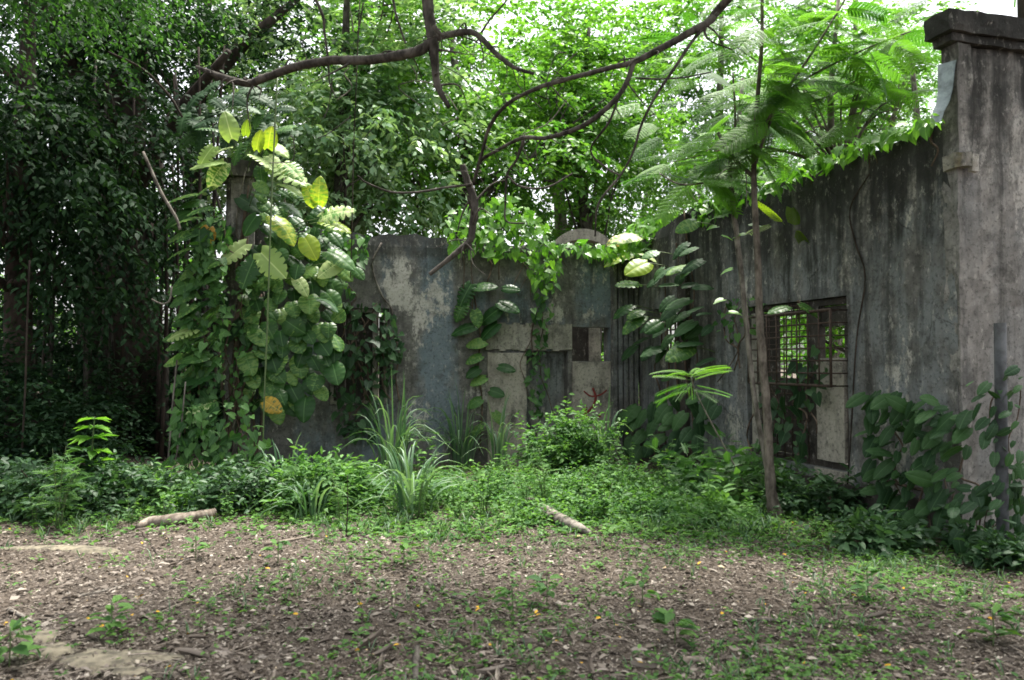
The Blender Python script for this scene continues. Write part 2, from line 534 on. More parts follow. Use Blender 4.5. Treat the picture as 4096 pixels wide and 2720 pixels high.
def plain_mat(name, col, rough=.7, var=.3, scale=8, metal=0.0):
    m, nt, out = new_mat(name); k = NT(nt)
    tc = k.n('ShaderNodeTexCoord')
    n1 = k.noise(tc.outputs['Object'], scale, 6, .6)
    c = k.mix(k.ramp(n1, .3, .7), tuple(x * (1 - var) for x in col), tuple(min(1, x * (1 + var)) for x in col))
    bs = k.n('ShaderNodeBsdfPrincipled'); k.l(c, bs.inputs['Base Color'])
    bs.inputs['Roughness'].default_value = rough; bs.inputs['Metallic'].default_value = metal
    k.l(k.bump(n1, .2, .01), bs.inputs['Normal'])
    k.l(bs.outputs[0], out.inputs[0])
    return m

def litter_mat(name):
    m, nt, out = new_mat(name); k = NT(nt)
    at = k.n('ShaderNodeAttribute', attribute_name='lc')
    sep = k.n('ShaderNodeSeparateXYZ'); k.l(at.outputs['Vector'], sep.inputs[0])
    cr = k.n('ShaderNodeValToRGB'); cr.color_ramp.interpolation = 'LINEAR'
    el = cr.color_ramp.elements
    el[0].position = 0; el[0].color = (.045, .036, .028, 1)
    el[1].position = 1; el[1].color = (.45, .26, .02, 1)
    for p, c in ((.35, (.075, .059, .047)), (.62, (.125, .102, .083)), (.85, (.19, .162, .136)), (.955, (.36, .32, .27)), (.975, (.40, .24, .02))):
        e = el.new(p); e.color = (*c, 1)
    k.l(sep.outputs[2], cr.inputs[0])
    bs = k.n('ShaderNodeBsdfPrincipled'); k.l(cr.outputs[0], bs.inputs['Base Color'])
    bs.inputs['Roughness'].default_value = .75; bs.inputs['Specular IOR Level'].default_value = .25
    k.l(bs.outputs[0], out.inputs[0])
    return m

def ground_mat(name):
    m, nt, out = new_mat(name); k = NT(nt)
    tc = k.n('ShaderNodeTexCoord'); ob = tc.outputs['Object']
    a = k.noise(ob, 1.1, 5); b = k.noise(ob, 22, 8, .7); c = k.noise(ob, 70, 4, .7)
    col = k.mix(k.ramp(b, .32, .7), (.048, .038, .030), (.14, .114, .092))
    col = k.mix(k.ramp(a, .45, .65, 0, .6), col, (.075, .063, .053))
    col = k.mix(k.ramp(c, .58, .72, 0, .65), col, (.21, .185, .155))
    bs = k.n('ShaderNodeBsdfPrincipled'); k.l(col, bs.inputs['Base Color'])
    bs.inputs['Roughness'].default_value = .95; bs.inputs['Specular IOR Level'].default_value = .1
    k.l(k.bump(k.math('ADD', b, c), .7, .03), bs.inputs['Normal'])
    k.l(bs.outputs[0], out.inputs[0])
    return m


D = 1024.0 / 2361.0            # reading scale of the measured positions
def bw(px, py): return BW.hit(px, py)
def rw(px, py): return RW.hit(px, py)
M = {}
M['ground'] = ground_mat('forest_soil')
M['litter'] = litter_mat('dry_litter')
M['back'] = concrete_mat('weathered_plaster', base=(.175, .168, .155), paint=(.14, .178, .205), paint_amt=.52, pale_amt=.5, mold_amt=.45, pale_at=[(*bw(418, 300), .45, .75), (*bw(560, 318), .8, .2), (*bw(390, 285), .3, .4)], paint_at=[(*bw(437, 320), .3, 1.3), (*bw(600, 290), .35, .5)], band=float(bw(420, 262)[1]))
M['side'] = concrete_mat('mouldy_plaster', base=(.175, .168, .158), paint=(.20, .215, .22), paint_amt=.72, pale_amt=.58, mold_amt=.86, streak=1.7)
M['pier'] = concrete_mat('pier_render', base=(.28, .265, .243), paint=(.22, .22, .212), pale=(.40, .38, .345), paint_amt=.6, pale_amt=.62, mold_amt=.86, ztop=4.8, streak=1.6)
M['cap'] = concrete_mat('cap_stone', base=(.12, .11, .10), paint=(.15, .14, .13), paint_amt=.3, pale_amt=.25, mold_amt=.85, ztop=4.8)
M['panel'] = concrete_mat('bare_concrete', base=(.34, .31, .265), paint=(.38, .35, .30), pale=(.46, .43, .37), paint_amt=.8, pale_amt=.3, mold_amt=.2, ztop=5.0)
M['lintel'] = concrete_mat('lintel_concrete', base=(.32, .30, .255), paint=(.33, .31, .27), paint_amt=.4, pale_amt=.5, mold_amt=.3, ztop=5.0, ochre=.8)
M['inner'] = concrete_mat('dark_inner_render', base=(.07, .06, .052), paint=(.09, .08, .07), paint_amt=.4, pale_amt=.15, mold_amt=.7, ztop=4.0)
M['rust'] = plain_mat('rusted_iron', (.045, .028, .02), .85, .5, 30)
M['pipe'] = plain_mat('grey_pipe', (.042, .045, .049), .8, .55, 9)
M['red'] = plain_mat('red_paint', (.16, .02, .018), .8, .4, 20)
M['bark'] = wood_mat('brown_bark', (.022, .019, .016), (.10, .088, .076), 15, .9)
M['bark_brown'] = wood_mat('tan_bark', (.05, .042, .034), (.185, .158, .13), 13, .9)
M['bark_dark'] = wood_mat('dark_bark', (.02, .016, .013), (.06, .046, .037), 8)
M['bark_pale'] = wood_mat('pale_bark', (.06, .052, .044), (.24, .215, .185), 14, .8)
M['dead'] = wood_mat('bleached_wood', (.11, .088, .07), (.28, .24, .20), 14)
M['stem'] = wood_mat('vine_stem', (.05, .036, .026), (.15, .11, .085), 16, .3)
M['green_stem'] = plain_mat('green_stem', (.08, .12, .04), .5, .3, 10)
M['stone'] = plain_mat('mossy_stone', (.115, .10, .07), .95, .6, 16)
M['lf_dark'] = leaf_mat('leaf_dark', (.008, .024, .011), (.030, .072, .028), .26, .62, vein=False, spec=.1)  # grove shade put into the leaf colour, darker than the other trees
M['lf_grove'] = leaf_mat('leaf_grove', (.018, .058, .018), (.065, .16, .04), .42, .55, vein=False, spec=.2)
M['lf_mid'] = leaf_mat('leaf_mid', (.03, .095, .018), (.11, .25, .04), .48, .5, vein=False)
M['lf_bright'] = leaf_mat('leaf_bright', (.055, .165, .028), (.18, .36, .06), .5, .5, vein=False)
M['lf_pale'] = leaf_mat('leaf_pale', (.12, .24, .11), (.36, .50, .30), .35, .3, vein=False)
M['frond'] = leaf_mat('leaf_frond', (.05, .155, .02), (.15, .32, .045), .58, .55, vein=False)
M['frond_olive'] = leaf_mat('leaf_frond_olive', (.10, .17, .012), (.24, .34, .025), .6, .55, vein=False)
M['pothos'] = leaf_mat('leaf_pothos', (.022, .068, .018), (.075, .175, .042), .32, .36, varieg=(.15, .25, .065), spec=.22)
M['pothos_dark'] = leaf_mat('leaf_pothos_shaded', (.020, .055, .02), (.05, .115, .036), .28, .55, spec=.2)  # darker copy of the climber leaf, with shade worked into its colour
M['pothos_pale'] = leaf_mat('leaf_pothos_pale', (.28, .40, .13), (.58, .65, .34), .38, .42, varieg=(.10, .24, .05), spec=.28)  # variegated leaf, base lightened to paint in sun and sky on it
M['pothos_yellow'] = leaf_mat('leaf_pothos_yellow', (.22, .34, .03), (.50, .54, .06), .5, .35, spec=.4, varieg=(.16, .32, .035))
M['pothos_orange'] = leaf_mat('leaf_pothos_orange', (.40, .20, .02), (.55, .38, .05), .4, .4, varieg=(.10, .16, .04), spec=.4)
M['vine'] = leaf_mat('leaf_vine', (.03, .092, .024), (.10, .22, .058), .4, .5, spec=.3)
M['vine_bright'] = leaf_mat('leaf_vine_bright', (.06, .17, .02), (.17, .36, .05), .48, .4)
M['vine_dark'] = leaf_mat('leaf_vine_shaded', (.02, .056, .022), (.06, .13, .05), .32, .5, spec=.3)  # vine leaf again, its base colour darkened to stand for shade
M['shrub'] = leaf_mat('leaf_shrub', (.04, .115, .032), (.14, .28, .075), .42, .58, spec=.25)
M['grass'] = leaf_mat('grass_blade', (.05, .12, .055), (.16, .26, .15), .35, .45, vein=False)
M['weed'] = leaf_mat('leaf_weed', (.04, .11, .025), (.14, .28, .065), .42, .6, vein=False, spec=.2)

def PD(x, y, Y): return P(x * D, y * D, Y)
def GD(x, y): return G(x * D, y * D)
def mpx(n, Y): return n * D / FPX * Y          # size on the reading -> metres at that distance

# ------------------------------------------------------------------ ground
mb = MB()
xs = np.concatenate([-8 - np.geomspace(112, .3, 26), np.arange(-8, 8.001, .1), 8 + np.geomspace(.3, 112, 26)])
ys = np.concatenate([np.linspace(-20, .5, 12), np.arange(1, 13.5, .1), 13.5 + np.geomspace(.2, 190, 30)])
nx, ny = len(xs), len(ys)
X, Y = np.meshgrid(xs, ys)
Z = gz(X, Y)
vv = np.stack([X, Y, Z], -1).reshape(-1, 3)
i, j = np.meshgrid(np.arange(ny - 1), np.arange(nx - 1), indexing='ij')
mb.add(vv, np.stack([i * nx + j, i * nx + j + 1, (i + 1) * nx + j + 1, (i + 1) * nx + j], -1).reshape(-1, 4))
tag(mb.build('ground', M['ground']), 'bare brown forest soil strewn with dry leaves', 'ground', kind='structure')

# ------------------------------------------------------------------ ruined walls
def wall_mesh(length, top, thick, openings, step=.14, x0=0.0, zb=-.15):
    mb = MB()
    zmax = min(top(x) for x in np.linspace(x0, length, 60)) - .08
    sb = sorted(set([x0, length] + [a for o in openings for a in o[:2]]))
    zb_ = sorted(set([zb, zmax] + [a for o in openings for a in o[2:] if zb < a < zmax]))
    def fill(bs):
        out = []
        for a, b in zip(bs[:-1], bs[1:]):
            n = max(1, int(round((b - a) / step)))
            out += [a + (b - a) * k / n for k in range(n)]
        return np.array(out + [bs[-1]])
    S, Zs = fill(sb), fill(zb_)
    nS, nZ = len(S) - 1, len(Zs) - 1
    def wob(s, z): return .010 * math.sin(s * 2.3 + z * 1.7) + .006 * math.sin(s * 7.1 - z * 5.3) + .004 * math.sin(s * 13 + z * 17)
    hole = np.zeros((nS, nZ), bool)
    for a, b, c, d in openings:
        for i in range(nS):
            for j in range(nZ):
                sm, zm = (S[i] + S[i + 1]) / 2, (Zs[j] + Zs[j + 1]) / 2
                if a < sm < b and c < zm < d: hole[i, j] = True
    V_, Q = [], []
    def quad(*p):
        k = len(V_); V_.extend(p); Q.append([k, k + 1, k + 2, k + 3])
    def f(s, z): return [s, wob(s, z), z]
    def bk(s, z): return [s, thick, z]
    for i in range(nS):
        for j in range(nZ):
            a, b, c, d = S[i], S[i + 1], Zs[j], Zs[j + 1]
            if not hole[i, j]:
                quad(f(a, c), f(b, c), f(b, d), f(a, d)); quad(bk(b, c), bk(a, c), bk(a, d), bk(b, d))
                continue
            if i == 0 or not hole[i - 1, j]: quad(f(a, c), f(a, d), bk(a, d), bk(a, c))
            if i == nS - 1 or not hole[i + 1, j]: quad(f(b, d), f(b, c), bk(b, c), bk(b, d))
            if j > 0 and not hole[i, j - 1]: quad(f(b, c), f(a, c), bk(a, c), bk(b, c))
            if j == nZ - 1 or not hole[i, j + 1]: quad(f(a, d), f(b, d), bk(b, d), bk(a, d))
        a, b, c = S[i], S[i + 1], Zs[-1]
        ta, tb = top(a), top(b)
        quad(f(a, c), f(b, c), [b, wob(b, c) + .03, tb], [a, wob(a, c) + .03, ta])
        quad(bk(b, c), bk(a, c), [a, thick - .04, ta - .02], [b, thick - .04, tb - .02])
        quad([a, wob(a, c) + .03, ta], [b, wob(b, c) + .03, tb], [b, thick - .04, tb - .02], [a, thick - .04, ta - .02])
    for s, r in ((x0, 0), (length, 1)):
        zz = list(Zs) + [top(s)]
        for a, b in zip(zz[:-1], zz[1:]):
            p = [f(s, a), f(s, b), bk(s, b), bk(s, a)]
            quad(*(p if r == 0 else p[::-1]))
    mb.add(np.array(V_), Q)
    return mb

def frame_rect(mb, a, b, c, d, y0, y1, w):
    box(mb, a, a + w, y0, y1, c, d); box(mb, b - w, b, y0, y1, c, d)
    box(mb, a + w, b - w, y0 + .004, y1, d - w, d); box(mb, a + w, b - w, y0 + .004, y1, c, c + w)

def bw(px, py): return BW.hit(px, py)
def rw(px, py): return RW.hit(px, py)

tops_b = [(bw(x, y)) for x, y in ((262, 226), (340, 231), (373, 234), (405, 236), (440, 236), (485, 241), (550, 246), (575, 243), (600, 249), (640, 251))]
tb_s, tb_z = np.array([t[0] for t in tops_b]), np.array([t[1] for t in tops_b])
def top_back(s):
    return float(np.interp(s, tb_s, tb_z)) + .03 * math.sin(s * 5.1) + .02 * math.sin(s * 13.7) + .012 * math.sin(s * 31)
tops_r = [(rw(x, y)) for x, y in ((640, 240), (690, 208), (735, 196), (800, 178), (850, 157), (900, 140), (944, 119))]
tr_s, tr_z = np.array([t[0] for t in tops_r]), np.array([t[1] for t in tops_r])
def top_side(s):
    return float(np.interp(s, tr_s, tr_z)) + .018 * math.sin(s * 6.3) + .012 * math.sin(s * 17.1)
print('back tops', tb_s, tb_z); print('side tops', tr_s, tr_z)

# openings on the back wall
w1 = (bw(330, 308)[0], bw(389, 308)[0], bw(360, 405)[1], bw(360, 308)[1])
dr = (bw(527, 350)[0], bw(568, 350)[0], -.15, bw(548, 351)[1])
ob = (bw(572, 327)[0], bw(610, 327)[0], bw(590, 361)[1], bw(590, 327)[1])
back = empty('ruined_wall', 'tall grey roofless wall with a dark doorway and lintel, facing the clearing', 'wall', BW.o, BW.ang)
wall_mesh(BACKLEN, top_back, .28, [w1, dr, ob], x0=.25).build('wall', M['back'], back, smooth=False)
m_ = MB(); frame_rect(m_, w1[0] + .01, w1[1] - .01, w1[2] + .01, w1[3] - .01, .05, .13, .055)
wf = m_.build('window_frame', M['lintel'], back, smooth=False)
m_ = MB(); c_ = bw(376, 350)[0]; box(m_, c_ - .045, c_ + .045, .035, .125, w1[2] + .06, w1[3] - .06)
m_.build('mullion', M['panel'], wf, smooth=False)
m_ = MB()
for k in range(7):
    a = w1[0] + (w1[1] - w1[0]) * k / 7; b = w1[0] + (w1[1] - w1[0]) * (k + 1) / 7 - .015
    box(m_, a, b, .15 + .012 * (k % 2), .2, w1[2], w1[3] - (.0 if k % 3 else .12))
m_.build('shutter', M['inner'], back, smooth=False)
m_ = MB(); l0, l1 = bw(485, 337)[0], bw(571, 337)[0]
z0_, z1_ = bw(530, 350)[1], bw(530, 324)[1]
xs_ = np.linspace(l0, l1, 14)
for k in range(13):
    box(m_, xs_[k], xs_[k + 1], -.055 - .008 * math.sin(k * 1.9), .02, z0_ + .018 * math.sin(k * 2.3), z1_ + .02 * math.sin(k * 3.1 + 1))
m_.build('lintel', M['lintel'], back, smooth=False)
m_ = MB(); box(m_, bw(487, 400)[0], bw(526, 400)[0], -.035, .03, -.1, z0_ - .045, div=.3, jit=.004)
m_.build('door_jamb', M['panel'], back, smooth=False)
m_ = MB(); pz1 = ob[2] - .01; pz0 = -.1
box(m_, ob[0] + .0, ob[1] + .0, -.03, .03, pz0, pz1, div=.3, jit=.003)
pan = m_.build('infill_panel', M['panel'], back, smooth=False)
m_ = MB()     # faded red paint strokes on the panel: thin raised film
def stroke(pts, w):
    pts = [bw(*p) for p in pts]
    sp = smooth_path(np.array([[p[0], -.036, p[1]] for p in pts]), 14)
    tube(m_, sp, w, 5, smooth=False)
stroke([(592, 388), (595, 398), (590, 409), (581, 414), (575, 415)], .022)
stroke([(586, 407), (584, 413), (589, 418), (600, 416)], .016)
stroke([(583, 391), (590, 396), (599, 395), (606, 390)], .014)
o_ = m_.build('graffiti', M['red'], pan)
o_.scale = (1, .12, 1); o_.location = (0, -.030, 0)
m_ = MB()   # boards blocking the doorway
for k in range(5):
    a = dr[0] + .02 + (dr[1] - dr[0] - .04) * k / 5
    box(m_, a, a + (dr[1] - dr[0]) / 5 - .004, .14 + .02 * (k % 2), .18 + .02 * (k % 2), -.1, dr[3] - .012)
m_.build('door_board', M['side'], back, smooth=False)
m_ = MB(); p0, p1 = bw(610.5, 300)[0], bw(637, 300)[0]     # fluted strip next to the corner
wd = (p1 - p0)
box(m_, p0, p1, -.05, .02, -.1, 3.35, div=.5)
for k in range(5):
    a = p0 + wd * (k + .12) / 5
    box(m_, a, a + wd / 5 * .62, -.10, -.048, -.1, 3.35 + .05 * math.sin(k * 2))
m_.build('pilaster', M['side'], back, smooth=False)

# side wall
o1 = (rw(654, 330)[0], rw(677, 330)[0], rw(664, 352)[1], rw(664, 308)[1])
o2 = (rw(747, 340)[0], rw(847, 340)[0], .42, rw(790, 302)[1])
side = empty('ruined_wall', 'mould streaked wall with an iron caged window, meeting the capped pier', 'wall', RW.o, RW.ang)
wall_mesh(6.72, top_side, .26, [o1, o2]).build('wall', M['side'], side, smooth=False)
m_ = MB(); frame_rect(m_, o2[0] + .01, o2[1] - .01, o2[2], o2[3] - .01, .06, .16, .07)
c0, c1 = rw(792, 340)[0], rw(814, 340)[0]
box(m_, c0 + .22, c1, .065, .155, o2[2] + .07, o2[3] - .08)
m_.build('window_frame', M['inner'], side, smooth=False)
m_ = MB(); box(m_, c1 + .01, o2[1] - .085, .02, .09, o2[2] + .08, rw(830, 358)[1], div=.25, jit=.004)
m_.build('infill_panel', M['panel'], side, smooth=False)
m_ = MB()  # dark plates added to darken the opening, standing for the inner wall beyond
zt1, zt2 = rw(826, 326)[1], rw(775, 316)[1]
box(m_, c1 + .012, o2[1] - .09, .10, .15, zt1, o2[3] - .09); box(m_, rw(837, 340)[0], o2[1] - .09, .10, .148, rw(830, 358)[1] + .004, zt1 - .003)
box(m_, o2[0] + .09, rw(770, 340)[0], .11, .15, o2[2] + .08, o2[3] - .09); box(m_, rw(770, 340)[0] + .003, c0 + .215, .11, .149, zt2, o2[3] - .09)
box(m_, rw(770, 340)[0] + .003, c0 + .215, .11, .149, o2[2] + .08, rw(780, 378)[1]); 
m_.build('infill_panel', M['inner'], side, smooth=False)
m_ = MB(); box(m_, rw(815, 400)[0], rw(846, 400)[0], -.02, .01, -.1, o2[2] - .004, div=.25, jit=.003)
m_.build('infill_panel', M['panel'], side, smooth=False)
m_ = MB(); box(m_, rw(747, 380)[0] + .085, rw(757, 380)[0], .02, .1, o2[2] + .08, o2[3] - .09)
m_.build('jamb_board', M['lintel'], side, smooth=False)
def bar(m_, a, b, r=.009): tube(m_, [a, b], r, 5, n=2)
m_ = MB()        # projecting iron cage
ca, cb = rw(764, 350)[0], rw(848, 350)[0]
cz0, cz1 = rw(848, 386)[1], rw(848, 310)[1]
dep = -.22
nxv = 9
for k in range(nxv):
    s_ = ca + (cb - ca) * k / (nxv - 1)
    r_ = .017 if k in (0, nxv - 1) else .010
    bar(m_, (s_, dep, cz0), (s_, dep, cz1), r_); bar(m_, (s_, dep, cz1), (s_, -.005, cz1), .008); bar(m_, (s_, dep, cz0), (s_, -.005, cz0), .008)
for k in range(7):
    z_ = cz0 + (cz1 - cz0) * k / 6
    r_ = .018 if k in (0, 6) else .010
    bar(m_, (ca, dep + .006, z_), (cb, dep + .006, z_), r_)
    bar(m_, (cb, dep, z_), (cb, -.005, z_), .008); bar(m_, (ca, dep, z_), (ca, -.005, z_), .008)
m_.build('window_cage', M['rust'], side)
m_ = MB()        # finer grille inside the opening
g0, g1 = o2[0] + .3, c0 + .26
for k in range(7):
    s_ = g0 + (g1 - g0) * k / 6; bar(m_, (s_, .03, o2[2] + .02), (s_, .03, o2[3] - .02), .008)
for k in range(13):
    z_ = o2[2] + .05 + (o2[3] - o2[2] - .1) * k / 12; bar(m_, (g0 - .02, .036, z_), (g1 + .02, .036, z_), .007)
m_.build('window_grille', M['rust'], side)
m_ = MB()
for k in range(5):
    s_ = o1[0] + (o1[1] - o1[0]) * (k + .5) / 5; bar(m_, (s_, .1, o1[2] - .01), (s_, .1, o1[3] + .01), .018)
bar(m_, (o1[0], .1, (o1[2] + o1[3]) / 2), (o1[1], .1, (o1[2] + o1[3]) / 2), .012)
m_.build('window_grille', M['rust'], side)
m_ = MB(); q0, q1 = rw(681, 300)[0], rw(690, 300)[0]
box(m_, q0, q1, -.07, .02, -.1, top_side(q0) - .06, div=.5, jit=.004)
m_.build('pilaster', M['inner'], side, smooth=False)
m_ = MB(); tube(m_, [(rw(880, 500)[0], -.02, .42), (rw(915, 500)[0], -.03, .40), (6.6, -.02, .38)], .018, 6)
m_.build('wall_pipe', M['rust'], side)
m_ = MB(); box(m_, .1, 6.5, -.06, .02, -.15, .30, div=.4, jit=.006)
m_.build('plinth', M['inner'], side, smooth=False)

# ------------------------------------------------------------------ piers with caps
PC = CORNER + U * 6.75                       # near inner corner of the pier
PW = Wall(PC, V)
pier = empty('pier', 'tall pale grey rendered pier with a heavy dark moulded cap', 'pier', PC, PW.ang, kind='thing')
z_sh = P(958, 43, 7.2)[2]; z_sl = P(954, 30, 7.1)[2]; z_tp = P(954, 6, 7.05)[2]
m_ = MB(); box(m_, 0, 1.15, 0, .165, -.15, z_sh - .002, div=.12, jit=.006); m_.build('shaft', M['pier'], pier, smooth=False)
zc = P(955, 152, 7.15)[2]
m_ = MB(); box(m_, -.03, .13, -.045, .13, zc, z_sh - .004, div=.12, jit=.005)
pil = m_.build('pilaster', M['pier'], pier, smooth=False)
m_ = MB(); box(m_, -.05, .07, -.09, .12, zc - .13, zc - .002, div=.1, jit=.006); box(m_, .07, .15, -.09, -.048, zc - .17, zc - .01, div=.1, jit=.005)
m_.build('corbel', M['lintel'], pier, smooth=False)
m_ = MB(); box(m_, -.10, 1.25, -.06, .17, z_sh, z_sl, div=.12, jit=.005)
cp = m_.build('cap_moulding', M['cap'], pier, smooth=False)
m_ = MB(); box(m_, -.165, 1.3, -.10, .20, z_sl + .002, z_tp, div=.09, jit=.005); m_.build('cap_slab', M['cap'], pier, smooth=False)
m_ = MB()   # curling flake of sheet hanging on the inner edge
zf = P(945, 72, 7.2)[2]
prof = [(-.04, .52), (-.06, .40), (-.075, .26), (-.11, .14), (-.17, .04), (-.20, -.05)]
vf = []
for kx, (x_, z_) in enumerate(prof):
    for y_, e in ((-.045 + .02 * kx / 5, 0), (.06, .01), (.14 - .015 * kx, .02)):
        vf.append([x_ - e, y_, zf - .42 + z_ + e])
vf = np.array(vf); nvf = len(vf)
vf2 = np.vstack([vf, vf + [-.008, 0, -.004]])
qf = [[i * 3 + j, i * 3 + j + 1, i * 3 + 4 + j, i * 3 + 3 + j] for i in range(5) for j in range(2)]
m_.add(vf2, qf + [[a + nvf for a in reversed(q)] for q in qf])
M['flake'] = plain_mat('blue_flaking_render', (.26, .30, .33), .8, .35, 12)
o_ = m_.build('loose_flake', M['flake'], pier); o_['label'] = 'pale blue flake peeling off the edge'
# old dark post behind the pier
t_ = empty('palm_tree', 'dark trunk standing close behind the capped pier', 'tree', (8.6, 13.2, 0))
m_ = MB(); tube(m_, [(0, 0, -.1), (.05, 0, 3), (.02, 0, 9.5)], [.22, .18, .15], 9, rough=.04); m_.build('trunk', M['bark_dark'], t_)
m_ = MB(); a_ = rng.uniform(0, 6.28, 16)
leaves(m_, T_pinnate(22, .5, .35, .55), np.tile([.02, 0, 9.4], (16, 1)), np.stack([np.cos(a_), np.sin(a_), rng.uniform(.1, .9, 16)], -1), UP, 2.6, 2.2)
m_.build('crown', M['lf_mid'], t_)

LPs = bw(240, 300)[0]
LW = Wall(BW.at(LPs, 0, 0), V)
lp = empty('pier', 'narrow grey pier wrapped in giant leaved climbers', 'pier', LW.o, LW.ang, kind='thing')
zt = P(240, 161, 11.8)[2]; zs_ = P(240, 178, 11.8)[2]
m_ = MB(); box(m_, -.2, .2, -.12, .28, -.15, zs_, div=.25, jit=.006); box(m_, -.13, .04, -.155, -.122, .2, zs_ - .1, div=.3, jit=.006)
m_.build('shaft', M['pier'], lp, smooth=False)
m_ = MB(); box(m_, -.29, .29, -.21, .37, zs_ + .002, zt, div=.2, jit=.012); m_.build('cap_slab', M['cap'], lp, smooth=False)

# low inner partition seen through the openings, and the far arch
PP0 = ob[0] - 1.6
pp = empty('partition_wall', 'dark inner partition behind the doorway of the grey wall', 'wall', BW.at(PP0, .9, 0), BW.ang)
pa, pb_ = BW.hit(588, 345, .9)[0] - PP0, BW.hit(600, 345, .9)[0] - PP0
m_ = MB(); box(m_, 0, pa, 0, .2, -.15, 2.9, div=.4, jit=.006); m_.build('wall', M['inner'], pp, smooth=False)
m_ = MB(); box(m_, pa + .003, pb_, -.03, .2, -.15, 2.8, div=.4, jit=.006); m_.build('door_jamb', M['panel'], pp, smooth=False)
ya = 19.0
ca_ = P(582, 243, ya); ra = (ca_[0] - P(547, 243, ya)[0])
arch = empty('stone_arch', 'pale concrete arch rising behind the grey wall', 'arch', (ca_[0], ya, 0))
m_ = MB(); av = []
hz = ca_[2] - .1; rise = P(582, 230, ya)[2] - hz
n_ = 28
for k in range(n_ + 1):
    th = math.pi * k / n_
    for rr, yy in ((1, -.2), (1, .2), (.84, .2), (.84, -.2)):
        av.append([-math.cos(th) * ra * (1 if rr == 1 else .88), yy, hz - .35 + math.sin(th) * (rise + .35) * (1 if rr == 1 else .66)])
q = [[k * 4 + a, k * 4 + (a + 1) % 4, k * 4 + 4 + (a + 1) % 4, k * 4 + 4 + a] for k in range(n_) for a in range(4)]
m_.add(np.array(av), q); m_.build('arch_ring', M['panel'], arch, smooth=False)
for sx in (-1, 1):
    m_ = MB(); box(m_, sx * ra * .94 - .18, sx * ra * .94 + .18, -.22, .22, -.2, hz - .3, div=.5, jit=.005); m_.build('post', M['panel'], arch, smooth=False)

# leaning grey pipe by the pier
g = G(1003, 556); t = P(1000, 323, g[1])
pipe = empty('pipe_post', 'grey round pipe standing upright before the pier', 'post', g)
m_ = MB()
th = np.linspace(0, 2 * math.pi, 20, endpoint=False)
rp = mpx(5.6 / D, g[1])
h = t - g
ring = lambda r_, b: np.stack([np.cos(th) * r_ + b[0], np.sin(th) * r_ + b[1], np.full(20, b[2])], -1)
rings = [ring(rp, np.array([0, 0, -.2])), ring(rp, h * .5), ring(rp, h), ring(rp * .86, h), ring(rp * .86, h * .5)]
q = [[i * 20 + k, i * 20 + (k + 1) % 20, (i + 1) * 20 + (k + 1) % 20, (i + 1) * 20 + k] for i in range(4) for k in range(20)]
m_.add(np.vstack(rings), q); m_.build('tube', M['pipe'], pipe)

# ------------------------------------------------------------------ background trees
XR, YF = np.array([1.0, 0, 0]), np.array([0, 1.0, 0])

def crown_centers(n, c, r, seed, gap=.35, shell=.55):
    g = np.random.default_rng(seed)
    d = nrm(g.normal(size=(n * 4, 3)))
    rad = g.random(n * 4) ** shell
    p = d * rad[:, None]
    lum = np.sin(p[:, 0] * 4.1 + seed) * np.cos(p[:, 1] * 3.7 + seed * .7) + np.sin(p[:, 2] * 4.9 + seed * 1.3)
    p = p[lum > -1 + gap][:n]
    return p * np.asarray(r) + np.asarray(c)

def make_tree(name, label, base, h, tr, cz, cr, ncl, ntw, nlf, L, aspect, T, lmat, bmat, seed, group=None,
              nlimb=7, lean=(0, 0), clr=.9, droop=.4, gap=.35, out=True):
    root = empty(name, label, 'tree', base, 0, group)
    m_ = MB()
    g = np.random.default_rng(seed)
    top = np.array([lean[0], lean[1], h])
    pts = [np.array([0, 0, -.2]), top * .3 + g.normal(size=3) * [.12, .12, 0], top * .62 + g.normal(size=3) * [.22, .22, 0], top * .95]
    tube(m_, pts, [tr * 1.25, tr, tr * .75, tr * .3], 10, rough=.05)
    m_.build('trunk', M[bmat], root)
    c = np.array([lean[0], lean[1], cz])
    cen = crown_centers(ncl, c, cr, seed, gap)
    sp = smooth_path(np.array(pts), 30)
    for k in range(nlimb):
        tgt = cen[g.integers(len(cen))]
        f = g.uniform(.4, .95); st = sp[int(f * 29)]
        if tgt[2] < st[2]: st = sp[int(.35 * 29)]
        mid = st * .5 + tgt * .5 + [0, 0, .25] + g.normal(size=3) * .2
        m_ = MB(); r0 = tr * .42 * (1.2 - f * .6)
        tube(m_, [st, mid, tgt], [r0, r0 * .6, r0 * .2], 6, rough=.04)
        for _ in range(3):
            t2 = cen[np.argsort(np.linalg.norm(cen - tgt, axis=1))[g.integers(1, 12)]]
            s2 = st * .35 + tgt * .65
            tube(m_, [s2, s2 * .5 + t2 * .5 + g.normal(size=3) * .12, t2], [r0 * .4, r0 * .25, r0 * .1], 5)
        m_.build('limb', M[bmat], root)
    m_ = MB()
    o = nrm(cen - c) * .7 if out else None
    sprays(m_, T, cen, clr, ntw, nlf, L, aspect, droop, out=o)
    m_.build('crown', M[lmat], root)
    return root

BT = 'trees growing behind the ruin'
def at(px, Y): return (GX(px, Y)[0], Y, 0.0)
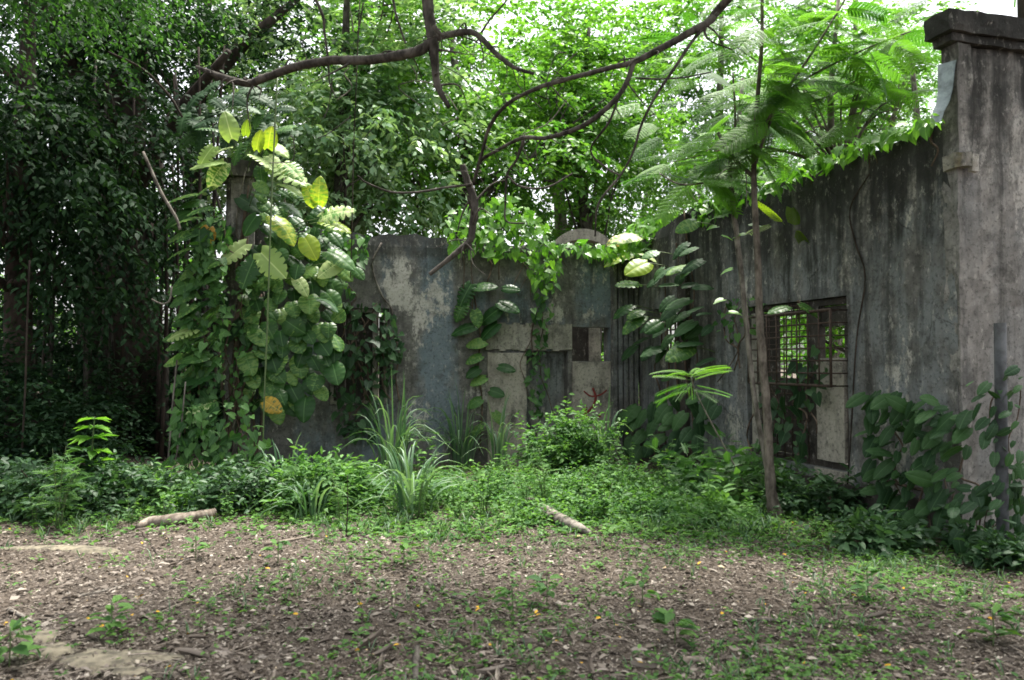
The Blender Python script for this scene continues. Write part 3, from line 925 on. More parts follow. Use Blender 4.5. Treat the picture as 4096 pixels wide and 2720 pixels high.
# middle, sunlit broadleaf trees
make_tree('broadleaf_tree', 'bright green tree filling the gap behind the vine topped wall', at(450, 20), 10.5, .22, 7.4, (4.4, 3.2, 4.2), 330, 7, 9, .17, .55, LEAF, 'lf_bright', 'bark', 21, BT)
make_tree('broadleaf_tree', 'pale shiny leaved tree beyond the leaf covered pier', at(345, 17.5), 10.5, .2, 7.6, (3.0, 2.4, 3.4), 230, 7, 9, .19, .5, LEAF, 'lf_pale', 'bark', 22, BT)
make_tree('broadleaf_tree', 'tall mid green tree with arching limbs behind the bright one', at(360, 24), 14, .3, 10.5, (5.5, 4, 5), 330, 7, 9, .2, .55, LEAF, 'lf_mid', 'bark_dark', 23, BT)
make_tree('broadleaf_tree', 'loose crowned green tree with sky showing beside the stone arch', at(560, 27), 13, .26, 9.8, (5.0, 4, 5.0), 300, 7, 9, .18, .55, LEAF, 'lf_bright', 'bark_pale', 24, BT, gap=.5)
make_tree('broadleaf_tree', 'thin pale trunked tree between the arch and the caged wall', at(655, 33), 11, .2, 6.6, (5.0, 4, 3.8), 190, 6, 8, .2, .55, LEAF, 'lf_mid', 'bark_pale', 25, BT, gap=.8)
make_tree('broadleaf_tree', 'dark bushy tree standing low behind the doorway', at(575, 24), 7, .2, 3.9, (2.6, 2.4, 2.6), 150, 7, 9, .17, .55, LEAF, 'lf_mid', 'bark', 26, BT)
make_tree('broadleaf_tree', 'sunny upright tree closing the sky above the stone arch', at(590, 22), 11.5, .18, 8.9, (2.7, 2.4, 2.6), 230, 7, 9, .16, .55, LEAF, 'lf_bright', 'bark', 27, BT, gap=.4)
make_tree('broadleaf_tree', 'airy lime green tree high behind the slim trees', at(725, 27), 15, .2, 11.0, (4.4, 3.4, 4.4), 300, 7, 9, .17, .55, LEAF, 'lf_bright', 'bark_pale', 28, BT, gap=.5)
make_tree('broadleaf_tree', 'airy lime green tree high over the sloping wall top', at(860, 25), 14, .18, 9.6, (4.2, 3.4, 4.2), 300, 7, 9, .16, .55, LEAF, 'lf_bright', 'bark_pale', 29, BT, gap=.5)
# right, light feathery trees above the side wall
make_tree('feathery_tree', 'feathery tree with open crown above the caged window', at(745, 22), 10, .16, 7.0, (3.8, 3.2, 3.6), 170, 7, 9, .22, .5, PINN, 'frond', 'bark_pale', 31, BT, gap=.6)
make_tree('feathery_tree', 'feathery pale trunked tree forking beside the capped pier', at(915, 20), 10, .14, 7.2, (3.4, 3, 3.2), 160, 7, 9, .20, .5, PINN, 'frond', 'bark_pale', 32, BT, gap=.7)
make_tree('feathery_tree', 'taller feathery tree seen through gaps over the side wall', at(835, 30), 14, .2, 9.4, (4.6, 4, 4.8), 190, 7, 9, .25, .5, PINN, 'frond', 'bark_pale', 33, BT, gap=.75)
make_tree('broadleaf_tree', 'bright low tree showing through the iron window cage', (5.6, 12.6, 0), 4.6, .09, 2.5, (1.5, 1.5, 2.1), 110, 7, 8, .14, .6, HEART, 'vine_bright', 'bark', 34, BT)
# left, shaded grove
LG = 'dark trees of the shaded grove'
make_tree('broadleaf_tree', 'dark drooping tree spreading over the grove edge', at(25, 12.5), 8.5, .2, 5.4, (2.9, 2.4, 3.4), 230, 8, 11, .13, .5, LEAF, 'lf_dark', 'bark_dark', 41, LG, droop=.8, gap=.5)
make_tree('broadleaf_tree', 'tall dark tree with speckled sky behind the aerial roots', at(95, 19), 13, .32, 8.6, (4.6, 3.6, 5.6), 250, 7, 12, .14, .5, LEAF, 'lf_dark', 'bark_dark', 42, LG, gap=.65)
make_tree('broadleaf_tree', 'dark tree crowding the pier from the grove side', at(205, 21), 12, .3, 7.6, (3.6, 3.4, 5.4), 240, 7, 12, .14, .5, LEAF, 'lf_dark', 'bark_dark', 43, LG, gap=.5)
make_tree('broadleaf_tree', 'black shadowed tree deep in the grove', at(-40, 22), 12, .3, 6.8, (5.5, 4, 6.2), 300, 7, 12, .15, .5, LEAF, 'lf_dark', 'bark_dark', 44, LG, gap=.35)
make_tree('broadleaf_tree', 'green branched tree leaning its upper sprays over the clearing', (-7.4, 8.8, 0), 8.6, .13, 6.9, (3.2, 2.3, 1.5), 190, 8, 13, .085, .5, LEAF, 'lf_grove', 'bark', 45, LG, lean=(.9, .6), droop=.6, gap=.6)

# fig tree with hanging roots
fx, fy = at(125, 15.5)[0], 15.5
fig = empty('fig_tree', 'huge dark fig tree with bundled aerial roots', 'tree', (fx, fy, 0))
m_ = MB()
tube(m_, [(0, 0, -.2), (.1, 0, 2.5), (-.1, 0, 5.5), (.2, .1, 9.5)], [.75, .5, .42, .2], 14, rough=.07)
for k in range(7):
    a = k * .9; r0 = .5
    tube(m_, [(math.cos(a) * .75, math.sin(a) * .75, -.2), (math.cos(a) * r0, math.sin(a) * r0, 1.5), (math.cos(a) * .42, math.sin(a) * .42, 4.5)], [.2, .13, .09], 7, rough=.06)
m_.build('trunk', M['bark_dark'], fig)
for tx, ty, tz, r_ in ((-3.2, -1.5, 8.2, .16), (2.6, -1.8, 7.0, .15), (3.4, .5, 9.2, .15), (-1.6, -2.2, 9.6, .13), (.8, -2.4, 6.2, .11)):
    m_ = MB(); tube(m_, [(0, 0, 4.8), (tx * .5, ty * .5, 4.6 + (tz - 4.6) * .62), (tx, ty, tz)], [r_ * 1.3, r_, r_ * .35], 8, rough=.05); m_.build('limb', M['bark_dark'], fig)
for k in range(22):
    a = rng.uniform(-1.2, 2.4); yy = rng.uniform(-2.2, -.6); zt_ = rng.uniform(4.5, 7.5)
    zb_ = -.15 if k % 3 else rng.uniform(.8, 3.0)
    m_ = MB(); tube(m_, [(a, yy, zt_), (a + rng.normal() * .12, yy, zt_ * .6 + .3), (a + rng.normal() * .15, yy + rng.normal() * .1, zb_)], [.02, .028, rng.uniform(.02, .05)], 5, rough=.08)
    m_.build('aerial_root', M['bark'] if k % 2 else M['bark_dark'], fig)
m_ = MB(); cen = crown_centers(230, (0, -.3, 8.0), (4.2, 3.0, 3.5), 5, .55)
sprays(m_, LEAF, cen, .95, 7, 12, .12, .5, .5)
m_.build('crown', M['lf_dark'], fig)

# shaded understory bushes of the grove
def bush(name, label, base, r, n, ntw, nlf, L, aspect, T, lmat, group=None, droop=.3, clr=None, smat='stem', zoff=.0, nst=7, cat='shrub', up=.8):
    root = empty(name, label, cat, base, 0, group)
    r = np.asarray(r, float)
    d = nrm(rng.normal(size=(n, 3))); d[:, 2] = np.abs(d[:, 2])
    cen = d * (rng.random(n) ** .5)[:, None] * r + [0, 0, zoff]
    m_ = MB(); cl_ = (clr or r.mean() * .42)
    if T is LEAF or T is HEART:
        cen = cen * (1 + .22 * np.sin(cen[:, :1] * 5.1 + cen[:, 1:2] * 3.3 + n))
    hf = int(n * .6)
    sprays(m_, T, cen[:hf], cl_ * rng.uniform(.6, 1.3, hf), ntw, nlf, L * .72, aspect, droop, up=up, out=nrm(cen[:hf] + [0, 0, .2]) * .45)
    sprays(m_, LEAF if T is HEART else HEART if T is LEAF else T, cen[hf:], cl_ * rng.uniform(.6, 1.5, n - hf), ntw, nlf + 1, L * .55, aspect, droop * .6, up=up * .8, out=rv(n - hf, .3) + [0, 0, .25])
    sprays(m_, LEAF, cen[rng.integers(0, n, n // 5)] * [1, 1, 1.1], cl_ * 1.2, 3, nlf + 2, L * .8, aspect * .7, .1, up=.4, out=np.tile([0, 0, 1.0], (n // 5, 1)))
    m_.build('foliage', M[lmat], root)
    m_ = MB()
    for k in rng.choice(n, min(n, nst), replace=False):
        c = cen[k]; tube(m_, [(c[0] * .15, c[1] * .15, -.05), c * [.5, .5, .6], c], [.014, .01, .005], 5)
    m_.build('stem', M[smat], root)
    return root

UG = 'dark undergrowth bushes of the grove'
for k, (px, Y, rr, hh, lab) in enumerate((
        (-10, 11.5, 1.7, 1.9, 'dark leafy bush at the shaded edge of the clearing'),
        (60, 14.0, 1.9, 2.6, 'tall black green bush under the drooping tree'),
        (140, 17.5, 2.0, 2.2, 'dark bush behind the roots of the fig tree'),
        (190, 15.0, 1.2, 2.4, 'dark bush pressed between fig tree and pier'),
        (20, 18.0, 2.6, 3.6, 'deep shadowed thicket beyond the drooping tree'),
        (105, 21.0, 2.6, 4.0, 'far dark thicket closing the grove'),
        (-75, 15.0, 2.6, 3.4, 'dark thicket entering from the edge of the view'))):
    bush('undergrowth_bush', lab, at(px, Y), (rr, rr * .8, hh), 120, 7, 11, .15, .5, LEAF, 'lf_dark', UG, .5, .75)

bush('shrub', 'bright bush glimpsed through the small opening above the panel', at(606, 17.2), (.9, .7, 2.2), 90, 7, 9, .15, .6, LEAF, 'vine_bright', None, .3, .5)
bush('shrub', 'sunny bush seen behind the barred slot of the mouldy wall', (3.9, 14.6, 0), (.9, .7, 2.0), 80, 7, 9, .15, .6, LEAF, 'vine_bright', None, .3, .5)

# far wood that closes the horizon
m_ = MB(); n = 900
fxs = rng.uniform(-60, 60, n); fys = rng.uniform(44, 60, n); fz = rng.random(n) ** .8 * (7.0 + 2.5 * np.sin(fxs * .21 + 1)) * np.where(fxs < -8, 1.6, 1.0) + .3
sprays(m_, LEAF, np.stack([fxs, fys, fz], -1), 1.7, 7, 8, .42, .6, .4)
tag(m_.build('distant_wood', M['lf_mid']), 'far green wood closing the view beyond the ruin', 'woodland', kind='stuff')

# ------------------------------------------------------------------ overhanging tree across the top
OT = np.array([4.6, 2.6, 0])
over = empty('overhanging_tree', 'tree stretching long bare crooked limbs across the top of the view', 'tree', OT)
m_ = MB(); tube(m_, [(0, 0, -.2), (.1, .2, 2.2), (-.2, .3, 4.6), (-.6, .6, 6.4)], [.34, .27, .22, .15], 12, rough=.04); m_.build('trunk', M['bark'], over)
def limb(pts, Y, mat='bark', name='limb', parent=over, pre=None, seg=7, origin=OT, rs=1.0):
    Ys = np.broadcast_to(np.asarray(Y, float), (len(pts),))
    w = [PD(p[0], p[1], y) for p, y in zip(pts, Ys)]
    r = [mpx(p[2], y) * rs for p, y in zip(pts, Ys)]
    if pre:
        w = [np.asarray(p[:3], float) for p in pre] + w; r = [p[3] for p in pre] + r
    m_ = MB(); w_ = np.array(w) - origin
    tube(m_, w_, r, seg + 2, n=max(8, 9 * (len(w_) - 1)), rough=.055)
    if max(r) > .02 and name != 'trunk':
        sp_ = smooth_path(w_, 60); rr_ = np.interp(np.linspace(0, len(r) - 1, 60), np.arange(len(r)), r)
        for _ in range(int(2 + len(pts) * 1.2)):
            i_ = rng.integers(6, 59); d_ = nrm(rng.normal(size=3) + [0, 0, -.25]); l_ = rng.uniform(.06, .45)
            q_ = sp_[i_]; r_ = min(rr_[i_] * .35, .012)
            tube(m_, [q_, q_ + d_ * l_ * .5 + rng.normal(size=3) * .03, q_ + d_ * l_ + [0, 0, -.06]], [r_, r_ * .7, r_ * .25], 4)
            if rng.random() < .5: tube(m_, [q_ - d_ * .2 * rr_[i_], q_ + d_ * rr_[i_] * 1.5], [rr_[i_] * .5, rr_[i_] * .3], 6, n=3)
    return m_.build(name, M[mat], parent)
tt = OT + [-.6, .6, 6.4]
limb([(985, -20, 14), (993, 60, 13), (1000, 110, 13), (1003, 150, 10), (1010, 200, 8), (1036, 248, 5)], 6.5,
     pre=[(*tt, .15), (2.4, 4.4, 7.6, .13), (-.1, 6.2, 7.0, .12), (-.70, 6.48, 5.7, .112)])
limb([(1000, 92, 11), (975, 112, 12), (940, 124, 12), (850, 138, 11), (760, 140, 10), (680, 155, 10), (610, 180, 9), (572, 192, 9), (520, 180, 8), (453, 154, 4)], [6.5, 6.5, 6.5, 6.6, 6.7, 6.8, 6.9, 7, 7, 7.1])
limb([(1003, 88, 8), (1060, 75, 8), (1100, 80, 7), (1140, 120, 6), (1185, 155, 5), (1230, 170, 4)], [6.5, 6.5, 6.4, 6.3, 6.2, 6.1])
limb([(1000, 60, 6), (1012, 75, 5), (1026, 86, 2)], 6.4)
limb([(1690, -14, 10), (1640, 45, 9), (1590, 75, 9), (1530, 108, 8), (1462, 142, 7), (1400, 158, 6), (1310, 182, 5.5), (1240, 203, 5), (1170, 240, 4.5), (1130, 290, 4.5), (1112, 350, 4), (1092, 420, 4)],
     [6.2] * 6 + [6.3, 6.4, 6.6, 6.8, 7, 7.2], pre=[(*tt, .13), (3.0, 4.6, 5.6, .09)])
limb([(1462, 142, 6), (1440, 200, 6), (1400, 248, 6), (1340, 292, 6), (1260, 318, 5), (1205, 318, 4.5), (1150, 345, 4), (1110, 370, 3.5), (1095, 410, 3)], [6.2, 6.2, 6.2, 6.3, 6.5, 6.7, 6.9, 7.1, 7.2])
limb([(1066, 380, 7), (1078, 420, 9), (1094, 470, 9.5), (1088, 535, 8.5), (1082, 556, 8), (1052, 583, 6.5), (990, 633, 4.5)], 7.25, name='hanging_limb')
limb([(1082, 556, 6), (1086, 577, 3)], 7.25)
limb([(1088, 425, 3), (1030, 432, 2.6), (960, 443, 2.6), (900, 442, 2.4), (845, 421, 2.2), (825, 405, 1.5)], [7.2, 7.2, 7.1, 7, 6.9, 6.8])
limb([(1655, 30, 5), (1600, 90, 4), (1560, 150, 3.6), (1510, 225, 3.4), (1478, 290, 3.2), (1460, 350, 2.8), (1430, 405, 2.6), (1380, 470, 2.4), (1372, 545, 2)], [6.2, 6.2, 6.2, 6.3, 6.4, 6.5, 6.6, 6.7, 6.8])
limb([(1430, 212, 3), (1405, 280, 2.8), (1362, 345, 2.4), (1395, 385, 2.4), (1430, 405, 2)], [6.2, 6.3, 6.5, 6.6, 6.6])
limb([(1208, 322, 3.5), (1190, 370, 3), (1170, 402, 2.8), (1165, 470, 2.4), (1168, 510, 2), (1210, 515, 2)], [6.7, 6.8, 6.9, 7, 7, 7])
limb([(1170, 405, 2.4), (1200, 430, 2.4), (1260, 432, 2.2), (1320, 400, 2)], 6.9)
limb([(725, -10, 4), (745, 40, 3.6), (748, 75, 3), (757, 140, 2.4), (760, 190, 2), (775, 225, 1.6)], 6.8)
limb([(905, -10, 3), (915, 40, 2.6), (935, 100, 2.2)], 6.6)
limb([(1110, 75, 3), (1130, 45, 2.4), (1165, 5, 2), (1180, -20, 1.6)], 6.4)
limb([(1465, 180, 2.6), (1520, 182, 2.2), (1580, 178, 2), (1640, 166, 1.6)], 6.3)
limb([(1630, 55, 4), (1625, 75, 3), (1640, 95, 2), (1690, 115, 1.5)], 6.2)
for k in range(16):   # fine dead twigs
    x, y = rng.uniform(640, 1350), rng.uniform(60, 330)
    pts = [(x, y, 1.4)]
    for _ in range(3): x += rng.normal() * 35; y += rng.uniform(5, 55); pts.append((x, y, 1.1))
    limb(pts, 7.0 + rng.uniform(-.3, .6), 'bark_pale' if k % 3 == 0 else 'bark', 'twig', seg=5)
# its fronds: olive leaf colour, painting in the light that comes through
def fronds(mb, items, Y, L, T=None, drop=.25, sidej=.25):
    for (x, y, dx, dy) in items:
        y_ = Y + rng.normal() * .25
        d = np.array([dx, rng.normal() * sidej, -dy - drop * .2]); l = L * rng.uniform(.75, 1.2)
        n = np.array([rng.normal() * .22, -.35 + rng.normal() * .3, 1.0])
        leaves(mb, (T or BIP[rng.integers(3)]), PD(x, y, y_)[None], d[None], n[None], l, l * rng.uniform(.9, 1.15))
m_ = MB(); it = []
for x, y in ((1240, 203), (1260, 200), (1310, 182), (1345, 175), (1400, 158), (1430, 150), (1175, 240), (1200, 225), (1340, 292), (1300, 305), (1260, 318), (1380, 262), (1430, 212), (1420, 235), (1150, 345), (1460, 145), (1500, 225), (1478, 290), (1560, 150), (1590, 80), (1640, 50), (1240, 318)):
    for _ in range(2):
        it.append((x, y, rng.choice([-1, 1]) * rng.uniform(.5, 1), rng.uniform(-.35, .5)))
fronds(m_, it, 6.4, .42)
fronds(m_, [(825, 405, .1, -1), (830, 402, -.9, .2), (835, 408, .6, .6), (822, 400, -.5, -.6)], 6.8, .38)
m_.build('crown', M['frond_olive'], over)
m_ = MB(); it = []   # shaded sprays and the crown above the view
for x, y in ((1690, 95), (1700, 60), (1650, 100), (1720, 110), (1560, 40), (1530, 20), (1600, 20)):
    for _ in range(4): it.append((x + rng.normal() * 20, y + rng.normal() * 15, rng.normal(), rng.uniform(-.2, .8)))
fronds(m_, it, 6.6, .40)
m_.build('crown', M['frond'], over)
m_ = MB(); n = 90
c_ = np.stack([rng.uniform(-1.5, 4.5, n), rng.uniform(3.0, 7.5, n), rng.uniform(6.6, 8.2, n)], -1) - OT
for c in c_:
    leaves(m_, BIPS, np.tile(c, (5, 1)) + rv(5, .15), rng.normal(size=(5, 3)) * [1, 1, .25], UP + rv(5, .2), .6, .6)
m_.build('crown', M['frond'], over)

# ------------------------------------------------------------------ slim feathery trees before the side wall
def slim(label, pts, Y, branches, fr, seed, cat='tree', mat='bark', L=.52, off=None):
    g0 = GD(pts[0][0], pts[0][1]); Y = g0[1]
    r_ = empty('slim_tree', label, cat, g0)
    limb([(p[0], p[1], p[2]) for p in pts], Y, mat, 'trunk', r_, origin=g0, seg=9)
    for b in branches:
        limb(b[0], Y + b[1], b[2] if len(b) > 2 else mat, 'limb', r_, origin=g0, seg=6)
    m_ = MB()
    fronds(m_, fr, Y, L)
    for k in range(len(m_.v)): m_.v[k] = m_.v[k] - g0
    m_.build('crown', M['frond'], r_)
    return r_, g0
fr = []
for x0, y0, x1, y1, n in ((1740, 365, 1800, 230, 9), (1800, 230, 1880, 110, 9), (1880, 110, 1955, 0, 10), (1830, 200, 1980, 120, 9), (1980, 120, 2100, 70, 9), (1690, 100, 1560, 200, 6),
                          (1755, 190, 1757, 20, 9), (1745, 400, 1755, 190, 3), (1690, 360, 1655, 305, 5), (1740, 420, 1690, 360, 3), (1760, 215, 1900, 205, 6), (1900, 205, 2000, 165, 4), (1757, 20, 1700, -20, 3)):
    for k in range(n):
        f = rng.random(); fr.append((x0 + (x1 - x0) * f, y0 + (y1 - y0) * f, rng.choice([-1, 1]) * rng.uniform(.4, 1), rng.uniform(-.25, .5)))
slim('slim brown feathery tree rising in front of the caged window',
     [(1792, 1196, 19), (1780, 1150, 13), (1773, 1060, 11), (1768, 950, 9.5), (1753, 760, 9), (1747, 600, 8), (1738, 400, 6.5), (1745, 250, 5.5), (1756, 100, 4.5), (1757, -50, 3.5)], 8.4,
     [([(1738, 385, 4), (1770, 295, 3.6), (1800, 230, 3.2), (1880, 110, 2.8), (1960, -20, 2.2)], .1),
      ([(1760, 290, 2.6), (1830, 200, 2.4), (1980, 120, 2), (2100, 72, 1.6)], -.1), ([(1738, 410, 4.5), (1690, 362, 5), (1655, 305, 4)], .05, 'bark_pale'),
      ([(1750, 240, 2.6), (1820, 243, 2.4), (1910, 222, 2), (2000, 168, 1.4)], .2)], fr, 1, mat='bark_brown')
fr = []
for x0, y0, x1, y1, n in ((1690, 400, 1695, 300, 11), (1695, 300, 1690, 180, 12), (1685, 400, 1540, 430, 12)):
    for k in range(n):
        f = rng.random(); fr.append((x0 + (x1 - x0) * f, y0 + (y1 - y0) * f, rng.choice([-1, 1]) * rng.uniform(.4, 1), rng.uniform(-.2, .45)))
r_, g0 = slim('pale twisted sapling leaning beside the slim brown tree',
     [(1786, 1178, 6), (1768, 1080, 6), (1740, 920, 6), (1722, 760, 6), (1710, 640, 6.5), (1698, 540, 6.5), (1690, 470, 6), (1683, 380, 5), (1695, 290, 3), (1690, 170, 2)], 8.6,
     [([(1685, 400, 3), (1640, 418, 2.4), (1570, 425, 2), (1520, 400, 1.6)], .1)], fr, 2, mat='bark_pale', L=.48)
m_ = MB(); pos = []
for x, y in ((1670, 500), (1720, 540), (1655, 522), (1688, 488), (1725, 520), (1665, 545), (1690, 620), (1670, 690), (1680, 720)):
    pos.append(PD(x, y, g0[1] - .05) - g0)
leaves(m_, HEART, pos, np.stack([rng.choice([-1, 1], 9), rng.normal(size=9) * .3, -rng.random(9) * .4], -1), np.array([0, -.5, 1.0]), .15, .1)
m_.build('foliage', M['vine_bright'], r_)

# backlit feathery sprays of a leaning sapling over the side wall
fr = []
for k in range(150):
    x = rng.uniform(1480, 2150)
    hi = np.interp(x, [1480, 1600, 1800, 2000, 2150], [430, 450, 420, 330, 240])
    fr.append((x, rng.uniform(-20, hi), rng.choice([-1, 1]) * rng.uniform(.4, 1), rng.uniform(-.3, .4)))
b_ = (4.9, 11.6, 0)
sp_ = empty('feathery_sapling', 'bright spreading feathery sapling growing behind the side wall', 'tree', b_)
m_ = MB(); tube(m_, [(0, 0, -.1), (.1, 0, 2.5), (-.2, .1, 5), (-.1, 0, 7)], [.07, .06, .05, .025], 7, rough=.05)
m_.build('trunk', M['bark_pale'], sp_)
m_ = MB(); c0_ = np.array([4.8, 11.6, 4.4])
for f_ in fr[::7]:
    e_ = PD(f_[0], f_[1], 11.2)
    m_2 = MB(); tube(m_2, [c0_ - b_, (c0_ + e_) / 2 - b_ + [0, 0, .3], e_ - b_], [.022, .014, .006], 5); m_2.build('limb', M['bark_pale'], sp_)
fronds(m_, fr, 11.2, .58)
for k in range(len(m_.v)): m_.v[k] = m_.v[k] - np.array(b_)
m_.build('crown', M['frond'], sp_)

# ------------------------------------------------------------------ giant leaved climber on the narrow pier
TOV = np.array([0, -1.0, 0])
def big_leaf(mb, x, y, Y, length, dx, dy, T, face=.7, fwd=.42, aspect=.82, rnd=None):
    p = PD(x, y, Y); l = mpx(length, Y) * 1.0
    d = np.array([dx, -fwd, -dy]) + rng.normal(size=3) * .06
    n = TOV * face + UP * (1 - face) * 1.1 + rng.normal(size=3) * .12
    leaves(mb, T, p[None], d[None], n[None], l, l * aspect * rng.uniform(.85, 1.05), rnd)
    return p, l

pb = BW.at(LPs + .2, -.45, 0)
poth = empty('climbing_vine', 'giant climber with split pale and yellow leaves smothering the narrow pier', 'vine', pb)
HL = [  # x, y, length, dx, dy, colour, shape, face
 (566, 312, 32, .1, -1, 'yellow', 0, .8), (592, 345, 40, .1, -1, 'yellow', 0, .85), (618, 342, 44, .25, -1, 'yellow', 0, .8), (560, 330, 60, -.25, .7, 'green', 2, .6),
 (535, 320, 62, -.25, -1, 'pale', 1, .6), (492, 338, 58, -.45, .75, 'pale', 2, .7), (512, 372, 72, -1, .12, 'pale', 0, .35), (518, 376, 68, -.7, .75, 'pale', 1, .75),
 (530, 340, 52, -.7, .3, 'pale', 2, .45), (583, 358, 64, 1, .4, 'pale', 2, .4), (622, 332, 54, .85, .3, 'pale', 1, .4), (618, 360, 46, .6, .55, 'pale', 0, .6),
 (630, 384, 98, 1, .34, 'pale', 2, .5), (655, 376, 64, .85, .5, 'pale', 2, .5), (600, 385, 42, .2, .85, 'green', 0, .6), (592, 443, 64, 1, .12, 'green', 3, .35),
 (650, 425, 60, 1, .12, 'pale', 1, .35), (650, 467, 62, 1, .3, 'green', 2, .4), (735, 472, 54, .05, -1, 'yellow', 1, .75), (728, 472, 48, -.45, -1, 'yellow', 1, .6),
 (738, 503, 82, .9, -.5, 'pale', 2, .65), (745, 510, 66, 1, .2, 'yellow', 2, .45), (630, 500, 70, .8, .5, 'yellow', 1, .45), (703, 548, 54, .5, .85, 'yellow', 0, .7),
 (755, 580, 74, 1, .25, 'green', 1, .35), (785, 604, 62, -.9, .5, 'pale', 0, .55), (568, 563, 74, -.8, .6, 'pale', 3, .8), (602, 583, 92, .75, .7, 'pale', 3, .85),
 (586, 598, 76, -.3, .95, 'green', 3, .9), (592, 497, 54, -.6, .8, 'green', 0, .8), (610, 924, 50, .75, .35, 'orange', 0, .8), (492, 928, 64, -1, .25, 'pale', 0, .45),
 (460, 530, 68, .0, 1, 'green', 1, .3), (482, 524, 48, -.1, 1, 'orange', 1, .25), (452, 758, 66, -1, .2, 'pale', 2, .5), (735, 688, 60, 1, .1, 'green', 1, .35),
 (682, 640, 48, .8, .65, 'pale', 1, .35), (500, 300, 46, -.8, -.2, 'green', 2, .5), (642, 300, 48, .8, -.3, 'green', 2, .5), (590, 420, 44, .8, .5, 'green', 0, .6)]
cmap = {'yellow': 'pothos_yellow', 'pale': 'pothos_pale', 'green': 'pothos', 'orange': 'pothos_orange'}
lblp = {'yellow': 'translucent yellow green leaf', 'orange': 'withered orange leaf', 'pale': 'variegated leaf with sunlit paleness in its colour'}
for (x, y, ln, dx, dy, c, sh, fc) in HL:
    m_ = MB(); Yl = 11.15 + (.12 if y < 420 else 0) + rng.normal() * .06
    p, l = big_leaf(m_, x, y, Yl, ln * (1.14 if c == 'yellow' else 1.0), dx, dy, BIG[sh], fc - .08)
    for k in range(len(m_.v)): m_.v[k] = m_.v[k] - pb
    a_ = LW.at(np.clip((p - LW.o) @ V * .5, -.3, .6), -.25, p[2] - .12)
    o_ = m_.build('leaf', M[cmap[c]], poth)
    if c in lblp: o_['label'] = lblp[c]
    m_ = MB(); tube(m_, [a_ - pb, (a_ + p) / 2 - pb + [0, 0, .05], p - pb], [.007, .006, .005], 5); m_.build('leaf_stalk', M['green_stem'], o_)
def in_poly(n, poly, seed, mind):
    g = np.random.default_rng(seed); poly = np.asarray(poly, float); out = []
    lo, hi = poly.min(0), poly.max(0)
    for _ in range(n * 60):
        if len(out) >= n: break
        p = lo + (hi - lo) * g.random(2)
        c = False; j = len(poly) - 1
        for i in range(len(poly)):
            if (poly[i][1] > p[1]) != (poly[j][1] > p[1]) and p[0] < (poly[j][0] - poly[i][0]) * (p[1] - poly[i][1]) / (poly[j][1] - poly[i][1]) + poly[i][0]: c = not c
            j = i
        if c and all((p[0] - q[0]) ** 2 + (p[1] - q[1]) ** 2 > mind * mind for q in out): out.append(p)
    return np.array(out)
m_ = MB()
for x, y in in_poly(84, [(560, 620), (640, 590), (760, 640), (780, 740), (770, 860), (740, 930), (650, 960), (580, 950), (560, 800)], 3, 25):
    big_leaf(m_, x, y - 18, 11.5 + rng.normal() * .1, rng.uniform(34, 56), .45 + rng.normal() * .35, .8 + rng.normal() * .15, BIG[0 if rng.random() < .6 else 1], .5 + rng.normal() * .12, .75, 1.02)
for x, y in in_poly(48, [(470, 400), (500, 420), (520, 640), (500, 1000), (440, 1000), (430, 700), (430, 480)], 4, 17):
    big_leaf(m_, x, y, 11.35 + rng.normal() * .15, rng.uniform(50, 72), -1, .25 + rng.normal() * .2, BIG[rng.integers(2)], .42, .3)
for x, y in in_poly(36, [(590, 440), (700, 420), (790, 560), (820, 620), (740, 640), (640, 600), (600, 540)], 6, 22):
    big_leaf(m_, x, y, 11.6 + rng.normal() * .1, rng.uniform(32, 50), .7 + rng.normal() * .4, .5, BIG[rng.integers(3)], .5, .35)
for k in range(len(m_.v)): m_.v[k] = m_.v[k] - pb
m_.build('foliage', M['pothos'], poth)
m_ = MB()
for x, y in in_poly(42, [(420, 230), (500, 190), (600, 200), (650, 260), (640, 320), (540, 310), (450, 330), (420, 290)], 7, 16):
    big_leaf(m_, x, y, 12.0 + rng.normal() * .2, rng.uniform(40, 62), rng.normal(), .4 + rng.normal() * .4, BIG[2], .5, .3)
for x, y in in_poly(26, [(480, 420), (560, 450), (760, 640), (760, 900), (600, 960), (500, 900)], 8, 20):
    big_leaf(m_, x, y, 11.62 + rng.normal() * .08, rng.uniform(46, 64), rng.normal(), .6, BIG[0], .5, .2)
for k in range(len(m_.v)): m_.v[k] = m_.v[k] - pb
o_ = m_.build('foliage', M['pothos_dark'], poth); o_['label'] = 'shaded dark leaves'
for k in range(14):
    s0 = rng.uniform(-.3, .35); zz = np.linspace(-.1, rng.uniform(2.6, 4.5), 7)
    m_ = MB(); tube(m_, [LW.at(s0 + rng.normal() * .06 + .05 * i, -.17 - rng.random() * .1, z) - pb for i, z in enumerate(zz)], np.linspace(.03, .012, 7) * rng.uniform(.4, 1.1), 6, rough=.1)
    m_.build('stem', M['stem'] if k % 3 else M['bark_pale'], poth)

